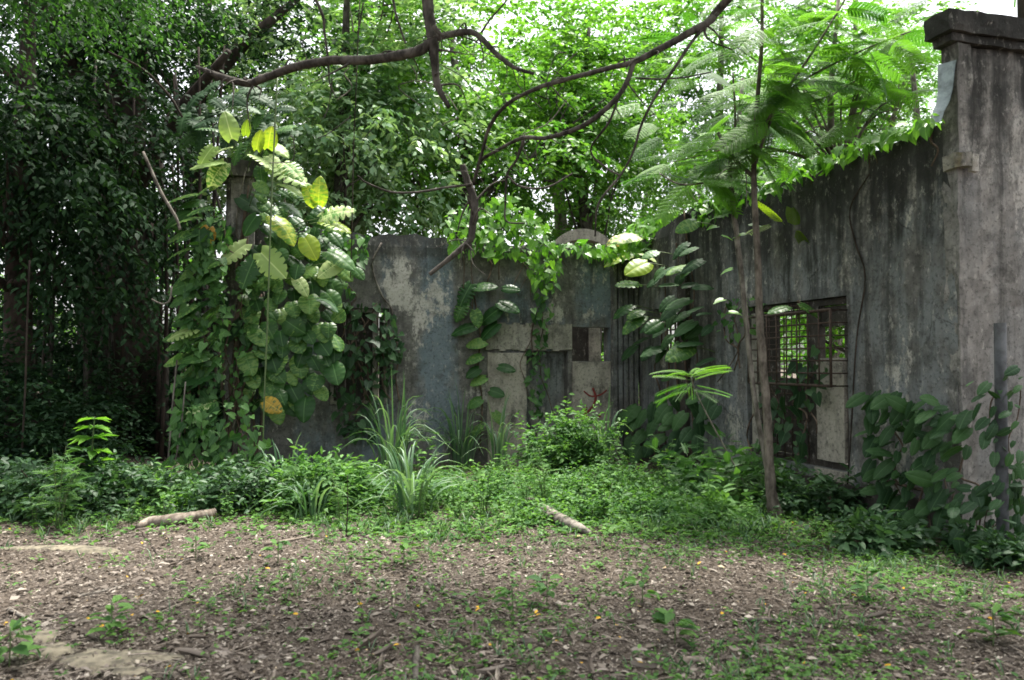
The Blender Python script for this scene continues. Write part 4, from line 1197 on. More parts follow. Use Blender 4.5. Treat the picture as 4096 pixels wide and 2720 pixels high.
# generic small leaved climbers laid over measured areas
def leaf_cover(name, label, cat, poly, n, Yf, L, T=HEART, lmat='vine', smat='stem', mind=4, seed=1, nstem=6, dj=.10, aspect=.72, down=.7, face=.55, group=None, per=1, stemr=.008, dirx=0.0, fwd=.25):
    pts = in_poly(n, poly, seed, mind)
    base = PD(*(np.asarray(poly, float)[np.argmax(np.asarray(poly)[:, 1])]), Yf(*np.asarray(poly, float)[np.argmax(np.asarray(poly)[:, 1])]))
    base = np.array([base[0], base[1], max(0.0, base[2])])
    r_ = empty(name, label, cat, base, 0, group)
    W_ = np.array([PD(x, y, Yf(x, y) - abs(rng.normal()) * dj) for x, y in pts])
    W_ = np.repeat(W_, per, 0) + rv(len(W_) * per, .05 if per > 1 else .004)
    N = len(W_)
    d = np.stack([dirx + rng.normal(size=N) * (.6 if dirx == 0 else .35), -fwd + rng.normal(size=N) * .3, -down + rng.normal(size=N) * .4], -1)
    nn = TOV * face + UP * (1 - face) * 1.2 + rv(N, .35)
    LL = L * rng.uniform(.4, 1.35, N)
    m_ = MB(); leaves(m_, T, W_ - base, d, nn, LL, LL * aspect); m_.build('foliage', M[lmat], r_)
    for k in range(nstem):
        c = pts[rng.integers(len(pts))]; ptsl = []
        x, y = c
        for _ in range(5):
            ptsl.append(PD(x, y, Yf(x, y) + .02) - base); x += rng.normal() * 14; y += rng.uniform(18, 55)
        m_ = MB(); tube(m_, ptsl, stemr * rng.uniform(.6, 1.6), 5, rough=.06); m_.build('stem', M[smat], r_)
    return r_
def Yb(off): 
    def f(x, y):
        d = ray(x * D, y * D); return float(d[1] * np.dot(BW.o + BW.ey * -off, BW.ey) / np.dot(d, BW.ey))
    return f
def Ys(off):
    def f(x, y):
        d = ray(x * D, y * D); return float(d[1] * np.dot(RW.o + RW.ey * -off, RW.ey) / np.dot(d, RW.ey))
    return f
VG = 'small leaved climbers on the ruin'
leaf_cover('climbing_vine', 'small leaved creeper running down the shadowed flank of the narrow pier', 'vine', [(430, 620), (490, 480), (530, 500), (520, 760), (500, 1000), (560, 1170), (390, 1130), (400, 900)], 430, lambda x, y: 11.15, .13, seed=11, mind=6, nstem=14, group=VG)
leaf_cover('climbing_vine', 'fine creeper and brown stems clinging to the bare face of the narrow pier', 'vine', [(525, 600), (600, 620), (605, 940), (520, 950), (505, 760)], 120, lambda x, y: 11.42, .10, seed=22, mind=9, nstem=12, group=VG, stemr=.009)
leaf_cover('climbing_vine', 'dark leaves gathered at the base of the capped pier', 'vine', [(2190, 1150), (2361, 1060), (2361, 1290), (2220, 1300)], 90, lambda x, y: 6.9, .13, T=BIG[0], seed=24, mind=13, lmat='vine_dark', nstem=6, dj=.15, aspect=.66, group=VG, dirx=-.4, face=.35, stemr=.005)
leaf_cover('climbing_vine', 'tangle of creeper and bare stems at the foot of the narrow pier', 'vine', [(400, 930), (560, 930), (625, 1000), (610, 1170), (390, 1170)], 250, lambda x, y: 10.6, .13, seed=21, mind=8, nstem=18, group=VG, stemr=.007)
leaf_cover('climbing_vine', 'bright vine curtain spilling over the middle of the grey wall', 'vine', [(1030, 500), (1090, 450), (1180, 450), (1250, 500), (1295, 600), (1285, 640), (1240, 690), (1215, 600), (1150, 590), (1040, 580)], 450, Yb(.14), .14, seed=12, mind=4.5, lmat='vine_bright', nstem=7, dj=.25, group=VG)
leaf_cover('climbing_vine', 'thin trailing vine strand below the bright curtain over the lintel', 'vine', [(1225, 660), (1290, 640), (1265, 760), (1260, 900), (1240, 1010), (1215, 930), (1225, 800)], 90, Yb(.10), .12, seed=13, mind=7, nstem=6, dj=.06, group=VG)
leaf_cover('climbing_vine', 'leafy vine wrapped around the shuttered window frame', 'vine', [(770, 700), (830, 690), (900, 700), (935, 800), (920, 860), (880, 900), (880, 1000), (800, 1020), (760, 900), (800, 800)], 210, Yb(.12), .15, seed=14, mind=7, nstem=14, dj=.08, lmat='vine_dark', group=VG, stemr=.010)
leaf_cover('climbing_vine', 'green vine hanging from the wall top beside the giant leaves', 'vine', [(700, 520), (780, 530), (850, 540), (845, 600), (790, 640), (830, 690), (760, 640), (690, 580)], 190, Yb(.12), .13, seed=15, mind=6, nstem=7, dj=.15, group=VG)
leaf_cover('climbing_vine', 'sunlit yellow green vines heaped on the wall top under the arch', 'vine', [(1270, 565), (1330, 560), (1410, 565), (1480, 500), (1560, 480), (1600, 500), (1590, 560), (1500, 590), (1400, 595), (1300, 575)], 460, Yb(.02), .15, seed=16, mind=5, lmat='vine_bright', nstem=5, dj=.3, face=.25, group=VG)
leaf_cover('climbing_vine', 'heart leaved creeper along the sloping top of the mouldy wall', 'vine', [(1590, 470), (1680, 420), (1760, 400), (1840, 370), (1950, 330), (2060, 290), (2150, 262), (2165, 280), (2000, 350), (1880, 395), (1790, 440), (1700, 470), (1610, 520)], 330, Ys(.0), .13, seed=17, mind=6, lmat='vine_bright', nstem=5, dj=.14, face=.3, group=VG)
leaf_cover('climbing_vine', 'dark heart leaved climber on the foot of the mouldy wall', 'vine', [(1985, 900), (2050, 880), (2130, 920), (2240, 940), (2230, 1060), (2210, 1180), (2240, 1280), (2110, 1280), (2030, 1180), (2000, 1060)], 120, Ys(.16), .20, T=BIG[0], seed=18, mind=16, lmat='pothos_dark', nstem=9, dj=.1, aspect=.62, group=VG, down=.45, dirx=-.8, face=.32, fwd=.4)
leaf_cover('climbing_vine', 'sparse leafy creeper climbing round the grey pipe post', 'vine', [(2240, 880), (2361, 840), (2361, 1240), (2330, 1300), (2280, 1260), (2240, 1230), (2300, 1080)], 50, lambda x, y: 6.75, .11, T=BIG[0], seed=19, mind=20, lmat='vine_dark', nstem=7, dj=.12, aspect=.66, group=VG, dirx=-.5, face=.35, stemr=.005)
leaf_cover('climbing_vine', 'small creeper growing up the jamb of the caged window', 'vine', [(1660, 690), (1740, 680), (1780, 700), (1740, 760), (1690, 790), (1650, 760)], 40, Ys(.14), .12, seed=20, mind=9, nstem=4, lmat='vine', group=VG)
leaf_cover('climbing_vine', 'dark leafy vine inside and below the iron cage', 'vine', [(1750, 900), (1850, 820), (1880, 760), (1910, 860), (1860, 960), (1850, 1080), (1760, 1080)], 70, Ys(.10), .17, seed=23, mind=11, nstem=6, lmat='vine_dark', group=VG)
# single bright leaf on top of the cage
c_ = PD(1850, 700, 9.0)
lf_ = empty('climbing_vine', 'glossy lone leaf resting on top of the iron cage', 'vine', c_)
m_ = MB(); leaves(m_, BIG[0], [[-.02, 0, 0], [-.14, .05, -.03]], np.array([[.8, -.3, -.45], [-.9, -.2, -.1]]), np.array([[.1, -.5, .8], [0, -.4, .9]]), .26, .19); m_.build('foliage', M['pothos'], lf_)
m_ = MB(); tube(m_, [(-.02, 0, 0), (-.02, .1, .03), (.05, .25, -.2)], .007, 5); m_.build('stem', M['stem'], lf_)

# climber with horizontal leaves at the inner corner
cb_ = BW.at(BACKLEN - .1, -.2, 0)
cor = empty('climbing_vine', 'tall climber of big flat leaves, yellow above, filling the inner corner', 'vine', cb_)
HC = [(1472, 545, 64, -1, -.12, 'pale', 1, .5), (1440, 550, 46, -.9, .25, 'orange', 0, .6), (1452, 590, 64, -1, .03, 'yellow', 1, .3), (1494, 606, 66, -1, .25, 'yellow', 0, .4), (1475, 585, 44, .5, .1, 'pale', 1, .3),
      (1472, 655, 60, -1, .04, 'green', 3, .6), (1458, 704, 52, -1, .25, 'green', 1, .3), (1483, 728, 62, -1, .3, 'green', 1, .3), (1480, 716, 44, -.8, .2, 'green', 0, .35), (1523, 743, 50, -.9, .45, 'green', 0, .4),
      (1515, 580, 40, -1, .3, 'green', 0, .3), (1585, 612, 58, -1, .3, 'green', 0, .3), (1605, 512, 56, -.9, .35, 'green', 0, .5), (1595, 800, 72, -1, .35, 'green', 0, .5)]
for (x, y, ln, dx, dy, c, sh, fc) in HC:
    m_ = MB(); Yl = min(Yb(.35)(x, y), Ys(.35)(x, y)) + rng.normal() * .08
    p, l = big_leaf(m_, x, y, Yl, ln, dx, dy, BIG[sh], fc)
    for k in range(len(m_.v)): m_.v[k] = m_.v[k] - cb_
    o_ = m_.build('leaf', M[cmap[c]], cor)
    if c in lblp: o_['label'] = lblp[c]
    e_ = PD(x + 75, y + 22, Yl + .25) - cb_
    m_ = MB(); tube(m_, [p - cb_, (p - cb_ + e_) / 2 + [0, 0, .03], e_], .007, 5); m_.build('leaf_stalk', M['green_stem'], o_)
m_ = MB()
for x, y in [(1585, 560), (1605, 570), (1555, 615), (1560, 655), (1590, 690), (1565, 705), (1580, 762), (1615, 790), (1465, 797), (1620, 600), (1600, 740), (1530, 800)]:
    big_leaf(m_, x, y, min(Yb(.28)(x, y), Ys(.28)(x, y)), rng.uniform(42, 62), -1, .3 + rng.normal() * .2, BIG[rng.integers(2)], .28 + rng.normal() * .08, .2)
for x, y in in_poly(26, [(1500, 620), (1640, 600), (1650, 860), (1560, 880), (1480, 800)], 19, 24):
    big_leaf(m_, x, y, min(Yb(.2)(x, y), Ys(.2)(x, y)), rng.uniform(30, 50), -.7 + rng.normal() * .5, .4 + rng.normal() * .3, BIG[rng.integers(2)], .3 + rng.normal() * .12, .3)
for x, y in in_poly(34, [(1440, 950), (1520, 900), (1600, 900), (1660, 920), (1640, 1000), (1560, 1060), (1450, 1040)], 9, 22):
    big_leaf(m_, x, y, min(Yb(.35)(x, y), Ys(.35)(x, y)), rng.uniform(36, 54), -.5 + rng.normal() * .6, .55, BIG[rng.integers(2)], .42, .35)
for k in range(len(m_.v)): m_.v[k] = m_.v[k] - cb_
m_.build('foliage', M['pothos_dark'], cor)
for xx, ytop in ((1590, 480), (1560, 560), (1540, 620), (1605, 700), (1520, 720)):
    m_ = MB(); tube(m_, [PD(xx + rng.normal() * 8, y, min(Yb(.1)(xx, y), Ys(.1)(xx, y))) - cb_ for y in np.linspace(ytop, 1090, 7)], [.012] * 3 + [.016] * 4, 5, rough=.08); m_.build('stem', M['stem'], cor)

# climber in the middle of the grey wall
mb_ = PD(1110, 1040, Yb(.1)(1110, 1040)); mb_[2] = max(0, mb_[2])
mid = empty('climbing_vine', 'young split leaved climber up the bare plaster beside the pale door jamb', 'vine', mb_)
m_ = MB()
for x, y, ln, dx, dy, sh in ((1087, 655, 58, -.5, .85, 2), (1094, 662, 54, 1, -.28, 0), (1072, 698, 48, -.4, .75, 2), (1150, 697, 54, .8, .3, 0), (1152, 712, 56, -1, .5, 0), (1095, 752, 54, -1, .06, 1), (1147, 746, 54, -.9, .6, 0), (1120, 788, 46, -1, .12, 0),
                             (1110, 820, 40, -.9, .4, 0), (1150, 845, 40, .9, .2, 0), (1105, 850, 36, -.9, .5, 0), (1120, 870, 40, -.9, .3, 0), (1130, 900, 36, .9, .3, 0), (1110, 920, 38, -.9, .4, 0), (1140, 950, 36, .6, .6, 0), (1110, 980, 38, -.7, .6, 0), (1095, 715, 42, .3, .8, 0), (1160, 665, 40, .9, -.1, 0)):
    big_leaf(m_, x, y, Yb(.16)(x, y), ln, dx, dy, BIG[sh], .55, .3)
for k in range(len(m_.v)): m_.v[k] = m_.v[k] - mb_
m_.build('foliage', M['pothos'], mid)
m_ = MB(); tube(m_, [PD(x, y, Yb(.05)(x, y)) - mb_ for x, y in ((1090, 665), (1100, 720), (1108, 780), (1102, 850), (1112, 930), (1106, 1040))], .014, 6, rough=.06); m_.build('stem', M['stem'], mid)

# hanging lianas
HG = 'thin lianas hanging through the scene'
for k, (pts, Yv, r_, lab) in enumerate((
        ([(640, 170), (632, 330), (624, 520), (616, 760), (608, 960), (604, 1150)], 10.6, .011, 'thin green liana hanging straight down before the giant leaves'),
        ([(408, 830), (398, 930), (392, 1010), (385, 1090)], 10.9, .012, 'pale root strand at the shaded flank of the giant climber'),
        ([(428, 880), (418, 980), (402, 1080), (396, 1110)], 10.8, .010, 'second paler root strand next to the giant climber'),
        ([(830, -20), (822, 180), (815, 350), (812, 520), (808, 640)], 11.2, .008, 'dark liana crossing in front of the shuttered window'),
        ([(880, 560), (858, 610), (880, 680), (905, 720), (890, 800), (884, 900)], 12.4, .016, 'crooked grey vine stem on the plaster by the window'),
        ([(68, 600), (62, 760), (58, 900), (50, 1050)], 10.5, .012, 'leafless liana hanging against the dark grove'),
        ([(2005, 400), (1960, 480), (1972, 560), (1995, 640), (1975, 780), (1962, 1000), (1950, 1180)], 8.6, .009, 'long black vine stem down the mouldy wall beside the cage'),
        ([(330, 350), (370, 440), (405, 500), (415, 530)], 10.6, .02, 'bare slanting branch in the dark between grove and pier'),
        ([(250, 120), (330, 160), (390, 220), (420, 270)], 10.9, .018, 'bare branch arching down to the top of the pier'),
        ([(350, 690), (365, 698), (380, 700), (392, 690), (396, 660)], 10.7, .012, 'short looping yellowish root beside the giant climber'))):
    if k == 6:
        w = [PD(x, y, Ys(.03)(x, y)) for x, y in pts]
    elif k == 4:
        w = [PD(x, y, Yb(.04)(x, y)) for x, y in pts]
    else:
        w = [PD(x, y, Yv) for x, y in pts]
    b0 = w[-1].copy()
    m_ = MB(); tube(m_, np.array(w) - b0, r_, 6, rough=.06)
    o_ = m_.build('liana', M['green_stem'] if k == 0 else M['bark_pale'] if k in (1, 2, 4, 7, 9) else M['bark_dark'], None, loc=b0)
    tag(o_, lab, 'liana', HG)

# ------------------------------------------------------------------ plants on the ground
def gpt(x, y):
    p = GD(x, y); return p
SG = 'leafy shrubs along the ruin'
bush('shrub', 'rounded green shrub heaped before the doorway panel', gpt(1310, 1105), (.58, .5, .80), 130, 6, 7, .11, .6, LEAF, 'shrub', SG, .3, .34, zoff=.1)
bush('shrub', 'light green shrub between grey wall and creeper covered pier', gpt(765, 1165), (.6, .45, .50), 110, 6, 7, .12, .55, LEAF, 'shrub', SG, .3, .34)
bush('shrub', 'broad leaved dark shrub behind the fallen log', gpt(310, 1160), (.85, .45, .36), 84, 6, 7, .15, .5, LEAF, 'vine_dark', SG, .35, .36)
bush('shrub', 'dark spreading shrub at the margin of the grove', gpt(110, 1180), (1.1, .6, .50), 110, 6, 7, .15, .5, LEAF, 'vine_dark', SG, .4, .38)
bush('shrub', 'tangled shrub round the foot of the creeper covered pier', gpt(520, 1170), (.62, .4, .45), 64, 6, 7, .12, .58, HEART, 'vine_dark', SG, .4, .34)
bush('shrub', 'low shrub joining log and tangled pier foot', gpt(400, 1165), (.4, .3, .16), 34, 6, 7, .12, .5, LEAF, 'shrub', SG, .35, .3)
bush('shrub', 'feathery dark shrub between inner corner and slim tree', gpt(1660, 1150), (.8, .5, .6), 50, 5, 4, .26, .6, PINN, 'vine', SG, .3, .38)
bush('shrub', 'leafy dark shrub below the iron cage', gpt(1905, 1190), (.45, .35, .34), 46, 6, 6, .13, .5, LEAF, 'vine_dark', SG, .35, .34)
bush('shrub', 'low dark shrub under the heart leaved wall climber', gpt(2070, 1265), (.6, .25, .16), 36, 6, 6, .13, .6, HEART, 'vine_dark', SG, .3, .28)
bush('shrub', 'dark leafy tuft at the foot of the pipe post', gpt(2310, 1300), (.4, .25, .18), 30, 5, 6, .12, .65, HEART, 'vine_dark', SG, .3, .25)
bush('shrub', 'small feathery shrub left of the slim tree base', gpt(1630, 1195), (.45, .3, .14), 18, 5, 4, .22, .6, PINN, 'shrub', SG, .2, .3)
for (x, y, rx, rz, n, lab) in ((1250, 1160, 1.1, .50, 150, 'mound of creeping greenery before the round shrub'), (1420, 1150, 1.0, .55, 140, 'mound of creeping greenery toward the inner corner'),
                               (1090, 1160, .9, .36, 110, 'low mound of greenery beside the tall grass clump'), (1330, 1205, 1.3, .26, 130, 'flat mound of greenery behind the broken log'), (1560, 1190, .9, .28, 90, 'low mound of greenery near the slim tree')):
    bush('creeping_plant', lab, gpt(x, y), (rx, .6, rz * .55), int(n * .6), 6, 6, .075, .62, LEAF, 'shrub', 'green mounds along the clearing edge', .3, .26, nst=4)

# upright weeds of mixed height: three kinds, copied
protos, stalks = [], []
for k in range(4):
    r_ = empty('upright_weed', 'loose leafy weed standing up from the low greenery', 'plant', (0, 0, 0), 0, 'upright weeds at the clearing edge')
    m_ = MB(); hh_ = (.55, .7, .42, .8)[k]
    for q_ in range(5):
        a = rng.uniform(0, 6.283); tipv = np.array([math.cos(a) * .2, math.sin(a) * .2, hh_ * rng.uniform(.6, 1.05)])
        tube(m_, [np.array([math.cos(a) * .03, math.sin(a) * .03, -.03]), tipv * [.4, .4, .55], tipv], [.006, .005, .002], 5)
        stalks.append((k, tipv))
    m_.build('stem', M['green_stem'], r_)
    m_ = MB()
    for tipv in [p_[1] for p_ in stalks if p_[0] == k]:
        nl = 16; t = rng.uniform(.25, 1, nl); a = rng.uniform(0, 6.283, nl)
        leaves(m_, (LEAF, HEART, LEAF, PINN)[k], tipv * t[:, None] * np.array([1, 1, 1]), np.stack([np.cos(a), np.sin(a), rng.uniform(-.3, .5, nl)], -1), UP + rv(nl, .25), (.1, .09, .13, .17)[k] * rng.uniform(.6, 1.2, nl), (.05, .065, .045, .09)[k])
    m_.build('foliage', M[('shrub', 'weed', 'shrub', 'weed')[k]], r_)
    protos.append(r_)
spots = [(x, y) for x, y in in_poly(46, [(40, 1215), (300, 1190), (640, 1190), (860, 1150), (1180, 1090), (1560, 1120), (1800, 1210), (2000, 1260), (1500, 1225), (1000, 1215), (600, 1195), (60, 1225)], 31, 26) if not (1690 < x < 1880 and y > 1130)]
for k, (x, y) in enumerate(spots):
    o_ = protos[k] if k < 4 else copy_tree(protos[k % 4])
    o_.location = Vector([float(c) for c in gpt(x, y)]); s_ = float(rng.uniform(.4, 1.0)); o_.scale = (s_, s_, s_); o_.rotation_euler = (0, 0, float(rng.uniform(0, 6.28)))
# upright sapling with whorled glossy leaves
b_ = gpt(205, 1165)
sp = empty('sapling', 'upright sapling with glossy whorled leaves lit against the dark grove', 'plant', b_)
m_ = MB(); hS = 1.02
tube(m_, [(0, 0, -.05), (.02, 0, hS * .5), (.05, 0, hS)], [.014, .011, .006], 6); m_.build('stem', M['green_stem'], sp)
m_ = MB()
for z, n, l in ((.35, 6, .26), (.5, 7, .28), (.64, 7, .28), (.78, 7, .27), (.9, 6, .24), (1.0, 6, .2)):
    a = rng.uniform(0, 6.28) + np.arange(n) * 6.283 / n + rng.normal(size=n) * .2
    leaves(m_, LEAF, np.tile([.04 * z, 0, z], (n, 1)), np.stack([np.cos(a), np.sin(a), rng.uniform(-.15, .25, n)], -1), UP + rv(n, .2), l, l * .42)
m_.build('foliage', M['vine_bright'], sp)
# bright feathery seedling, leaning on a thin pale stem
b_ = gpt(1745, 1165); Yb_ = b_[1]
sd = empty('seedling', 'bright green feathery seedling on a thin leaning stem', 'plant', b_)
tp_ = PD(1592, 868, Yb_ - .1)
m_ = MB(); tube(m_, [np.zeros(3), PD(1700, 1085, Yb_) - b_, PD(1640, 975, Yb_) - b_, PD(1605, 905, Yb_ - .05) - b_, tp_ - b_], [.012, .010, .009, .007, .005], 6); m_.build('stem', M['bark_pale'], sd)
m_ = MB(); PB = T_pinnate(24, .27, .15, .14)
for k in range(15):
    az = k * 2.4 + rng.normal() * .35; el_ = rng.uniform(-.35, .15) if k < 8 else rng.uniform(.05, .5)
    L_ = rng.uniform(.34, .52)
    PB_ = T_pinnate(26, .24, rng.uniform(.11, .15), rng.uniform(.12, .38))
    z_ = -.16 + .2 * k / 15
    leaves(m_, PB_, (tp_ - b_ + [-z_ * .1, 0, z_])[None], np.array([[math.cos(az), math.sin(az) * .9, el_]]), UP[None] + rv(1, .18), L_, L_, rng.uniform(.55, 1) if k >= 8 else rng.uniform(.05, .4))
m_.build('foliage', M['frond'], sd)

# tall grass clumps
def grass_clump(lab, base, n, h, spread, w=.015, group='tall grass clumps by the ruin', name='grass_clump', mat='grass', par=True):
    m_ = MB()
    for k in range(n):
        a = rng.uniform(0, 6.283); s = rng.random() ** .7 * spread * .35
        p = np.array([math.cos(a) * s, math.sin(a) * s, -.02]); hh = h * rng.uniform(.55, 1.1)
        out = np.array([math.cos(a + rng.normal() * .5), math.sin(a + rng.normal() * .5), 0]); ben = rng.uniform(.15, 1.25) * spread
        t = np.linspace(0, 1, 9)
        z = hh * (t * 1.35 - .78 * t ** 3 * (ben / spread) * 1.1)
        c = p + out * (ben * t ** 2.2)[:, None] + UP * z[:, None]
        sd_ = np.array([-out[1], out[0], 0]) * .8 + rng.normal(size=3) * .3; sd_[2] = 0; sd_ = nrm(sd_)
        ww = w * np.clip(np.sin(math.pi * (t * .86 + .14)), .04, 1) * rng.uniform(.7, 1.2)
        v = np.stack([c - sd_ * ww[:, None], c + UP * -.006, c + sd_ * ww[:, None]], 1).reshape(-1, 3)
        q = [[i * 3 + j, i * 3 + j + 1, i * 3 + 4 + j, i * 3 + 3 + j] for i in range(8) for j in range(2)]
        at_ = np.zeros((27, 3)); at_[:, 0] = np.repeat(t, 3); at_[:, 2] = rng.random()
        m_.add(v, q, None, at_)
    o_ = m_.build(name, M[mat], None, loc=base)
    tag(o_, lab, 'grass', group); return o_
grass_clump('tallest grass clump standing free in front of the grey wall', gpt(948, 1188), 56, .80, .62, .015)
grass_clump('grass clump leaning against the grey wall behind the tallest clump', gpt(905, 1095), 60, 1.25, .7)
grass_clump('grass clump below the blue stained plaster', gpt(1065, 1075), 45, 1.15, .6)
grass_clump('small grass clump at the foot of the pale door jamb', gpt(1150, 1080), 26, 1.1, .5)
grass_clump('grass clump hidden beside the pier shrub', gpt(655, 1150), 34, .75, .55)
grass_clump('grass tuft growing out of the round shrub', gpt(1385, 1105), 24, 1.15, .5)
grass_clump('short bright grass tuft in front of the light green shrub', gpt(715, 1190), 22, .6, .4)

# ------------------------------------------------------------------ ground litter, weeds and short grass
def gscatter(n, f, ymin=3.3, ymax=12.5, seed=1):
    g = np.random.default_rng(seed)
    Yv = ymin + (ymax - ymin) * g.random(n) ** 1.5
    Xv = (g.random(n) * 2 - 1) * (.70 * Yv + .3)
    keep = g.random(n) < f(Xv, Yv)
    Xv, Yv = Xv[keep], Yv[keep]
    return np.stack([Xv, Yv, gz(Xv, Yv)], -1)
def patch(x, y, s, ph): return .5 + .25 * np.sin(x * s + ph) * np.cos(y * s * 1.2 + ph * 2.1) + .25 * np.sin(x * s * 2.3 - y * s * 1.7 + ph * .7)
def lit_d(x, y): return np.clip(.8 + .3 * patch(x, y, 1.5, 1.0), 0, 1) * np.where(y > 9.2, .5, 1)
m_ = MB()
p = gscatter(260000, lit_d, 3.2, 11, 3); N = len(p)
yaw = rng.uniform(0, 6.283, N)
d = np.stack([np.cos(yaw), np.sin(yaw), rng.normal(size=N) * .18], -1)
L_ = np.exp(rng.normal(size=N) * .6) * .0155; L_ = np.clip(L_, .006, .09)
c_ = rng.random(N) * .965
p[:, 2] += .004 + rng.random(N) * .012
leaves(m_, T_diamond(), p, d, UP + rv(N, .35), L_, L_ * rng.uniform(.25, .7, N), c_)
p = gscatter(3600, lambda x, y: np.clip(patch(x, y, 1.1, 2.4) * 1.2 - .15, 0, 1), 3.3, 8, 4); N = len(p)
yaw = rng.uniform(0, 6.283, N); L_ = rng.uniform(.035, .12, N); p[:, 2] += .012
leaves(m_, T_leaf(), p, np.stack([np.cos(yaw), np.sin(yaw), rng.normal(size=N) * .15], -1), UP + rv(N, .4), L_, L_ * rng.uniform(.14, .34, N), .42 + rng.random(N) ** 1.4 * .52)
for cx, cy, sx, sy, nn in ((1080, 1530, 150, 45, 80), (560, 1520, 260, 60, 36), (1650, 1500, 260, 60, 30), (250, 1480, 200, 70, 26), (2050, 1480, 200, 60, 20)):
    p = np.array([GD(cx + rng.normal() * sx, min(1600, cy + rng.normal() * sy)) for _ in range(nn)]); N = len(p)
    yaw = rng.uniform(0, 6.283, N); L_ = np.exp(rng.normal(size=N) * .45) * .065; p[:, 2] += .010 + rng.random(N) * .012
    leaves(m_, T_big(0, (-.25, .3, -.1, .15, -.4)[nn % 5], 6, .02, .25), p, np.stack([np.cos(yaw), np.sin(yaw), rng.normal(size=N) * .2], -1), UP + rv(N, .45), L_, L_ * rng.uniform(.12, .42, N), .40 + rng.random(N) * .55)
p = gscatter(240, lambda x, y: np.full(len(x), .5), 3.4, 8.5, 5); N = len(p)
yaw = rng.uniform(0, 6.283, N); p[:, 2] += .02
leaves(m_, T_leaf(), p, np.stack([np.cos(yaw), np.sin(yaw), rng.normal(size=N) * .2], -1), UP + rv(N, .4), rng.uniform(.025, .05, N), .022, .98 + rng.random(N) * .02)
tag(m_.build('leaf_litter', M['litter']), 'dry fallen leaves and chips covering the bare soil', 'leaf litter', kind='stuff')
m_ = MB()
for q_ in gscatter(800, lit_d, 3.3, 9.5, 6):
    a = rng.uniform(0, 6.283); l = rng.uniform(.06, .35)
    e = q_ + np.array([math.cos(a), math.sin(a), 0]) * l
    md = (q_ + e) / 2 + rng.normal(size=3) * .02
    tube(m_, [q_ + UP * .01, md + UP * .02, e + UP * .01], [.004, .004, .002], 4, n=4)
tag(m_.build('fallen_twigs', M['dead']), 'thin broken twigs lying loose over the soil', 'twigs', kind='stuff')

def weed_d(x, y):
    edge = 7.4 - .22 * x + .35 * np.sin(x * 1.7)
    far = 1 / (1 + np.exp(-(y - edge) * 3.0))
    near = .50 * np.clip(patch(x, y, 1.3, .3) * 1.3 - .25, .10, 1) * np.clip((x + 3.4) / 4.0, .10, 1)
    return np.clip(far * np.clip(.45 + patch(x, y, 1.9, 4.0), 0, 1) + near, 0, 1)
m_ = MB()
p = gscatter(40000, weed_d, 3.3, 12.2, 7)
k_ = 4
N = len(p); yaw = rng.uniform(0, 6.283, (N, k_))
hh = rng.uniform(.012, .07, N) * (1 + .9 * np.clip((p[:, 1] - 7.6) / 2, 0, 1))
pos = np.repeat(p[:, None, :], k_, 1) + np.stack([np.cos(yaw), np.sin(yaw), np.zeros_like(yaw)], -1) * .012
pos[..., 2] += hh[:, None] * rng.random((N, k_))
dd = np.stack([np.cos(yaw), np.sin(yaw), rng.uniform(-.1, .5, (N, k_))], -1).reshape(-1, 3)
LL = np.repeat(rng.uniform(.018, .055, N) * (1 + .5 * (p[:, 1] > 7.2)), k_) * rng.uniform(.7, 1.2, N * k_)
leaves(m_, LEAF, pos.reshape(-1, 3), dd, UP + rv(N * k_, .3), LL, LL * .55, np.repeat(rng.random(N), k_) * .7 + rng.random(N * k_) * .3)
tag(m_.build('ground_cover', M['weed']), 'small green weeds spreading from the wall over the soil', 'weeds', kind='stuff')
m_ = MB()
p = gscatter(9000, lambda x, y: weed_d(x, y) * np.clip(patch(x, y, 2.1, 7.0) * 1.4 - .2, 0, 1), 3.3, 11, 8); N = len(p)
for j_ in range(4):
    yaw = rng.uniform(0, 6.283, N)
    d = np.stack([np.cos(yaw), np.sin(yaw), rng.uniform(.7, 2.4, N)], -1); L_ = rng.uniform(.04, .13, N) * (1 + .6 * (p[:, 1] > 7.4))
    n_ = np.stack([-np.cos(yaw), -np.sin(yaw), np.full(N, .6)], -1)
    leaves(m_, T_leaf(), p + rv(N, .01), d, n_, L_, .008)
tag(m_.build('short_grass', M['grass']), 'short green grass blades mixed with the weeds', 'grass', kind='stuff')

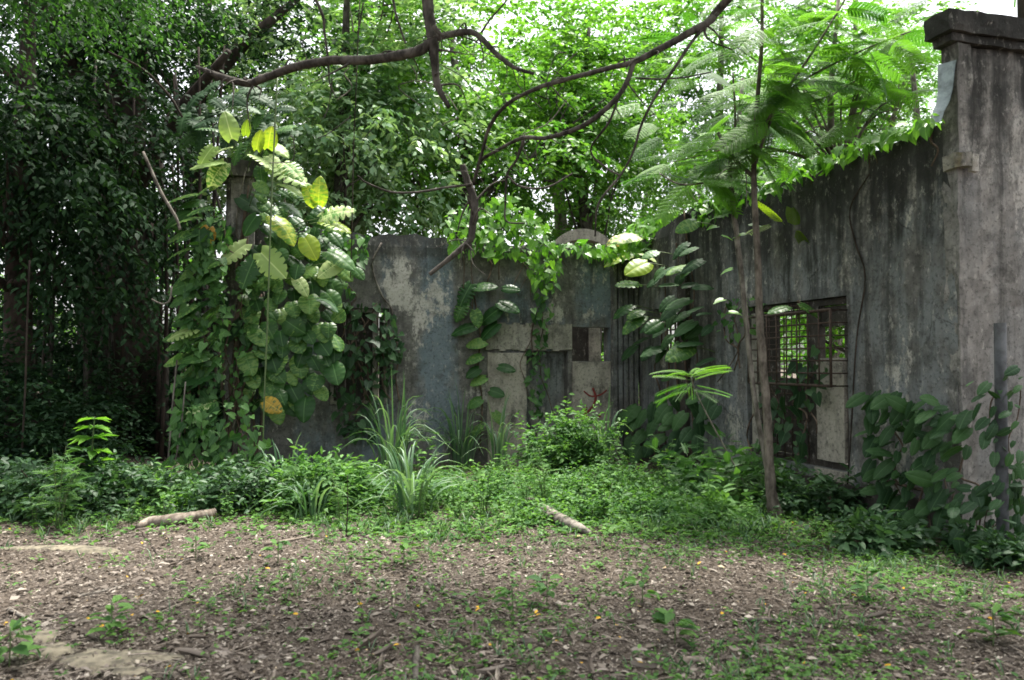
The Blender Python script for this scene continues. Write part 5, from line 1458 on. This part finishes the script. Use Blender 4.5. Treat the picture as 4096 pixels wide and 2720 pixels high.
# single seedlings in the foreground
SDG = 'small seedlings sprouting from the litter'
for k, (x, y, n, l, lab, mt) in enumerate(((1260, 1385, 7, .12, 'pale broad leaved seedling in the middle of the clearing', 'shrub'), (1555, 1470, 9, .13, 'dark compact seedling in the near litter', 'weed'),
        (930, 1310, 6, .11, 'drooping seedling beside a bent stick', 'weed'), (255, 1480, 9, .11, 'grassy seedling behind the flat stones', 'weed'), (1480, 1385, 6, .10, 'thin seedling among yellow petals', 'weed'),
        (20, 1560, 10, .14, 'leafy seedling next to the outermost flat stone', 'weed'), (2000, 1400, 8, .11, 'seedling tuft in front of the mouldy wall', 'shrub'), (2290, 1500, 9, .12, 'seedling tuft nearest the pipe post', 'weed'),
        (640, 1300, 6, .10, 'thin seedling on the bare soil by the fallen log', 'weed'), (450, 1290, 7, .10, 'small seedling in the open bare soil', 'weed'), (1180, 1420, 8, .10, 'seedling amid twigs below the pale one', 'weed'))):
    g_ = GD(x, y); r_ = empty('seedling', lab, 'plant', g_, 0, SDG)
    m_ = MB(); a = rng.uniform(0, 6.283, n * 2); z = rng.uniform(.05, .2, n * 2)
    leaves(m_, LEAF, np.stack([np.cos(a) * .03, np.sin(a) * .03, z], -1), np.stack([np.cos(a), np.sin(a), rng.uniform(-.2, .5, n * 2)], -1), UP + rv(n * 2, .25), l * rng.uniform(.7, 1.1, n * 2), l * .5)
    m_.build('foliage', M[mt], r_)
    m_ = MB(); tube(m_, [(0, 0, -.02), (.005, 0, .1), (0, .005, .2)], .004, 5); m_.build('stem', M['green_stem'], r_)

# fallen logs, sticks and stones
def log(lab, pts, r, mat='dead', name='log', cat='log', group=None):
    w = [GD(x, y) for x, y in pts]
    b0 = w[0].copy()
    rr = np.interp(np.linspace(0, 1, len(w)), np.linspace(0, 1, len(r)), r)
    w = np.array([p + UP * (q * .95) for p, q in zip(w, rr)]) - b0
    m_ = MB(); tube(m_, w, rr, 9, rough=.07)
    o_ = m_.build(name, M[mat], None, loc=b0); tag(o_, lab, cat, group); return o_
log('bleached fallen log lying before the dark shrubs', [(318, 1212), (345, 1206), (400, 1206), (440, 1200), (495, 1192)], [.03, .055, .062, .055, .05])
log('rotten broken log half sunk in green creepers', [(1222, 1188), (1245, 1200), (1285, 1218), (1330, 1238), (1362, 1248)], [.065, .068, .06, .045, .02], 'bark_pale')
log('dark stub of branch jutting from the broken log', [(1228, 1195), (1236, 1212), (1250, 1224)], [.03, .025, .012], 'bark', 'branch', 'branch')
STG = 'loose sticks on the clearing floor'
for pts, r, mt, lab in (([(330, 1225), (355, 1255), (368, 1280)], .010, 'bark_dark', 'short dark stick slanting by the bleached log'),
                        ([(610, 1262), (660, 1254), (728, 1238)], .014, 'dead', 'straight pale stick on the bare soil'),
                        ([(988, 1340), (1005, 1368), (1050, 1385), (1085, 1392)], .012, 'bark', 'bent dark stick in the centre of the clearing'),
                        ([(905, 1365), (908, 1390), (904, 1420)], .007, 'dead', 'thin pale stick pointing at the viewer'),
                        ([(962, 1492), (960, 1515), (956, 1590)], .022, 'bark', 'thick dark stick at the near edge of the litter'),
                        ([(1560, 1520), (1610, 1512), (1650, 1535)], .02, 'dead', 'curled strip of bark in the near litter'),
                        ([(160, 1385), (220, 1370), (300, 1345)], .010, 'bark_pale', 'long grey stick over the open soil'),
                        ([(1830, 1330), (1880, 1352), (1930, 1385)], .010, 'dead', 'straight stick before the mouldy wall'),
                        ([(1700, 1420), (1800, 1428), (1900, 1450)], .012, 'bark', 'dark stick among yellow petals'),
                        ([(20, 1420), (70, 1450), (140, 1490)], .012, 'bark_pale', 'grey stick running toward the flat stones'),
                        ([(800, 1110), (800, 1180), (797, 1238)], .009, 'bark_dark', 'upright thin twig at the edge of the weeds')):
    if 'upright' in lab:
        b0 = GD(797, 1238); t_ = PD(801, 1095, b0[1])
        m_ = MB(); tube(m_, [np.array([0, 0, -.05]), (t_ - b0) * .5 + [.01, 0, 0], t_ - b0], [.007, .006, .003], 5)
        tag(m_.build('stick', M[mt], None, loc=b0), lab, 'stick', STG)
    else:
        log(lab, pts, [r, r, r * .6], mt, 'stick', 'stick', STG)
STN = 'flat stones sunk in the soil'
for x, y, rx, ry, lab in ((190, 1530, .30, .17, 'ochre flat stone between two paler stones'), (115, 1520, .17, .10, 'small pale flat stone behind the ochre one'), (325, 1520, .28, .12, 'long brownish flat stone beside the ochre one'), (85, 1495, .16, .10, 'pale stone half buried in leaves'), (290, 1560, .2, .1, 'flat stone at the near edge of the soil'), (130, 1262, .55, .14, 'pale worn patch of paving at the edge of the grove')):
    g_ = GD(x, y); m_ = MB(); nr, na = 5, 18; vs = [[0, 0, .02]]
    ph = rng.uniform(0, 6.28)
    for i in range(1, nr + 1):
        f = i / nr
        for k in range(na):
            a = k / na * 6.283; rr = (1 + .16 * math.sin(a * 2 + ph) + .1 * math.sin(a * 3 + ph * 2) + rng.normal() * .02) * f
            vs.append([math.cos(a) * rr * rx, math.sin(a) * rr * ry, .020 * (1 - f ** 3) - .03 * (f == 1) + rng.normal() * .004])
    vs = np.array(vs)
    t_ = [[0, 1 + k, 1 + (k + 1) % na] for k in range(na)]
    q = [[1 + i * na + k, 1 + (i + 1) * na + k, 1 + (i + 1) * na + (k + 1) % na, 1 + i * na + (k + 1) % na] for i in range(nr - 1) for k in range(na)]
    m_.add(vs, q, t_); tag(m_.build('flat_stone', M['stone'], None, loc=g_), lab, 'stone', STN)
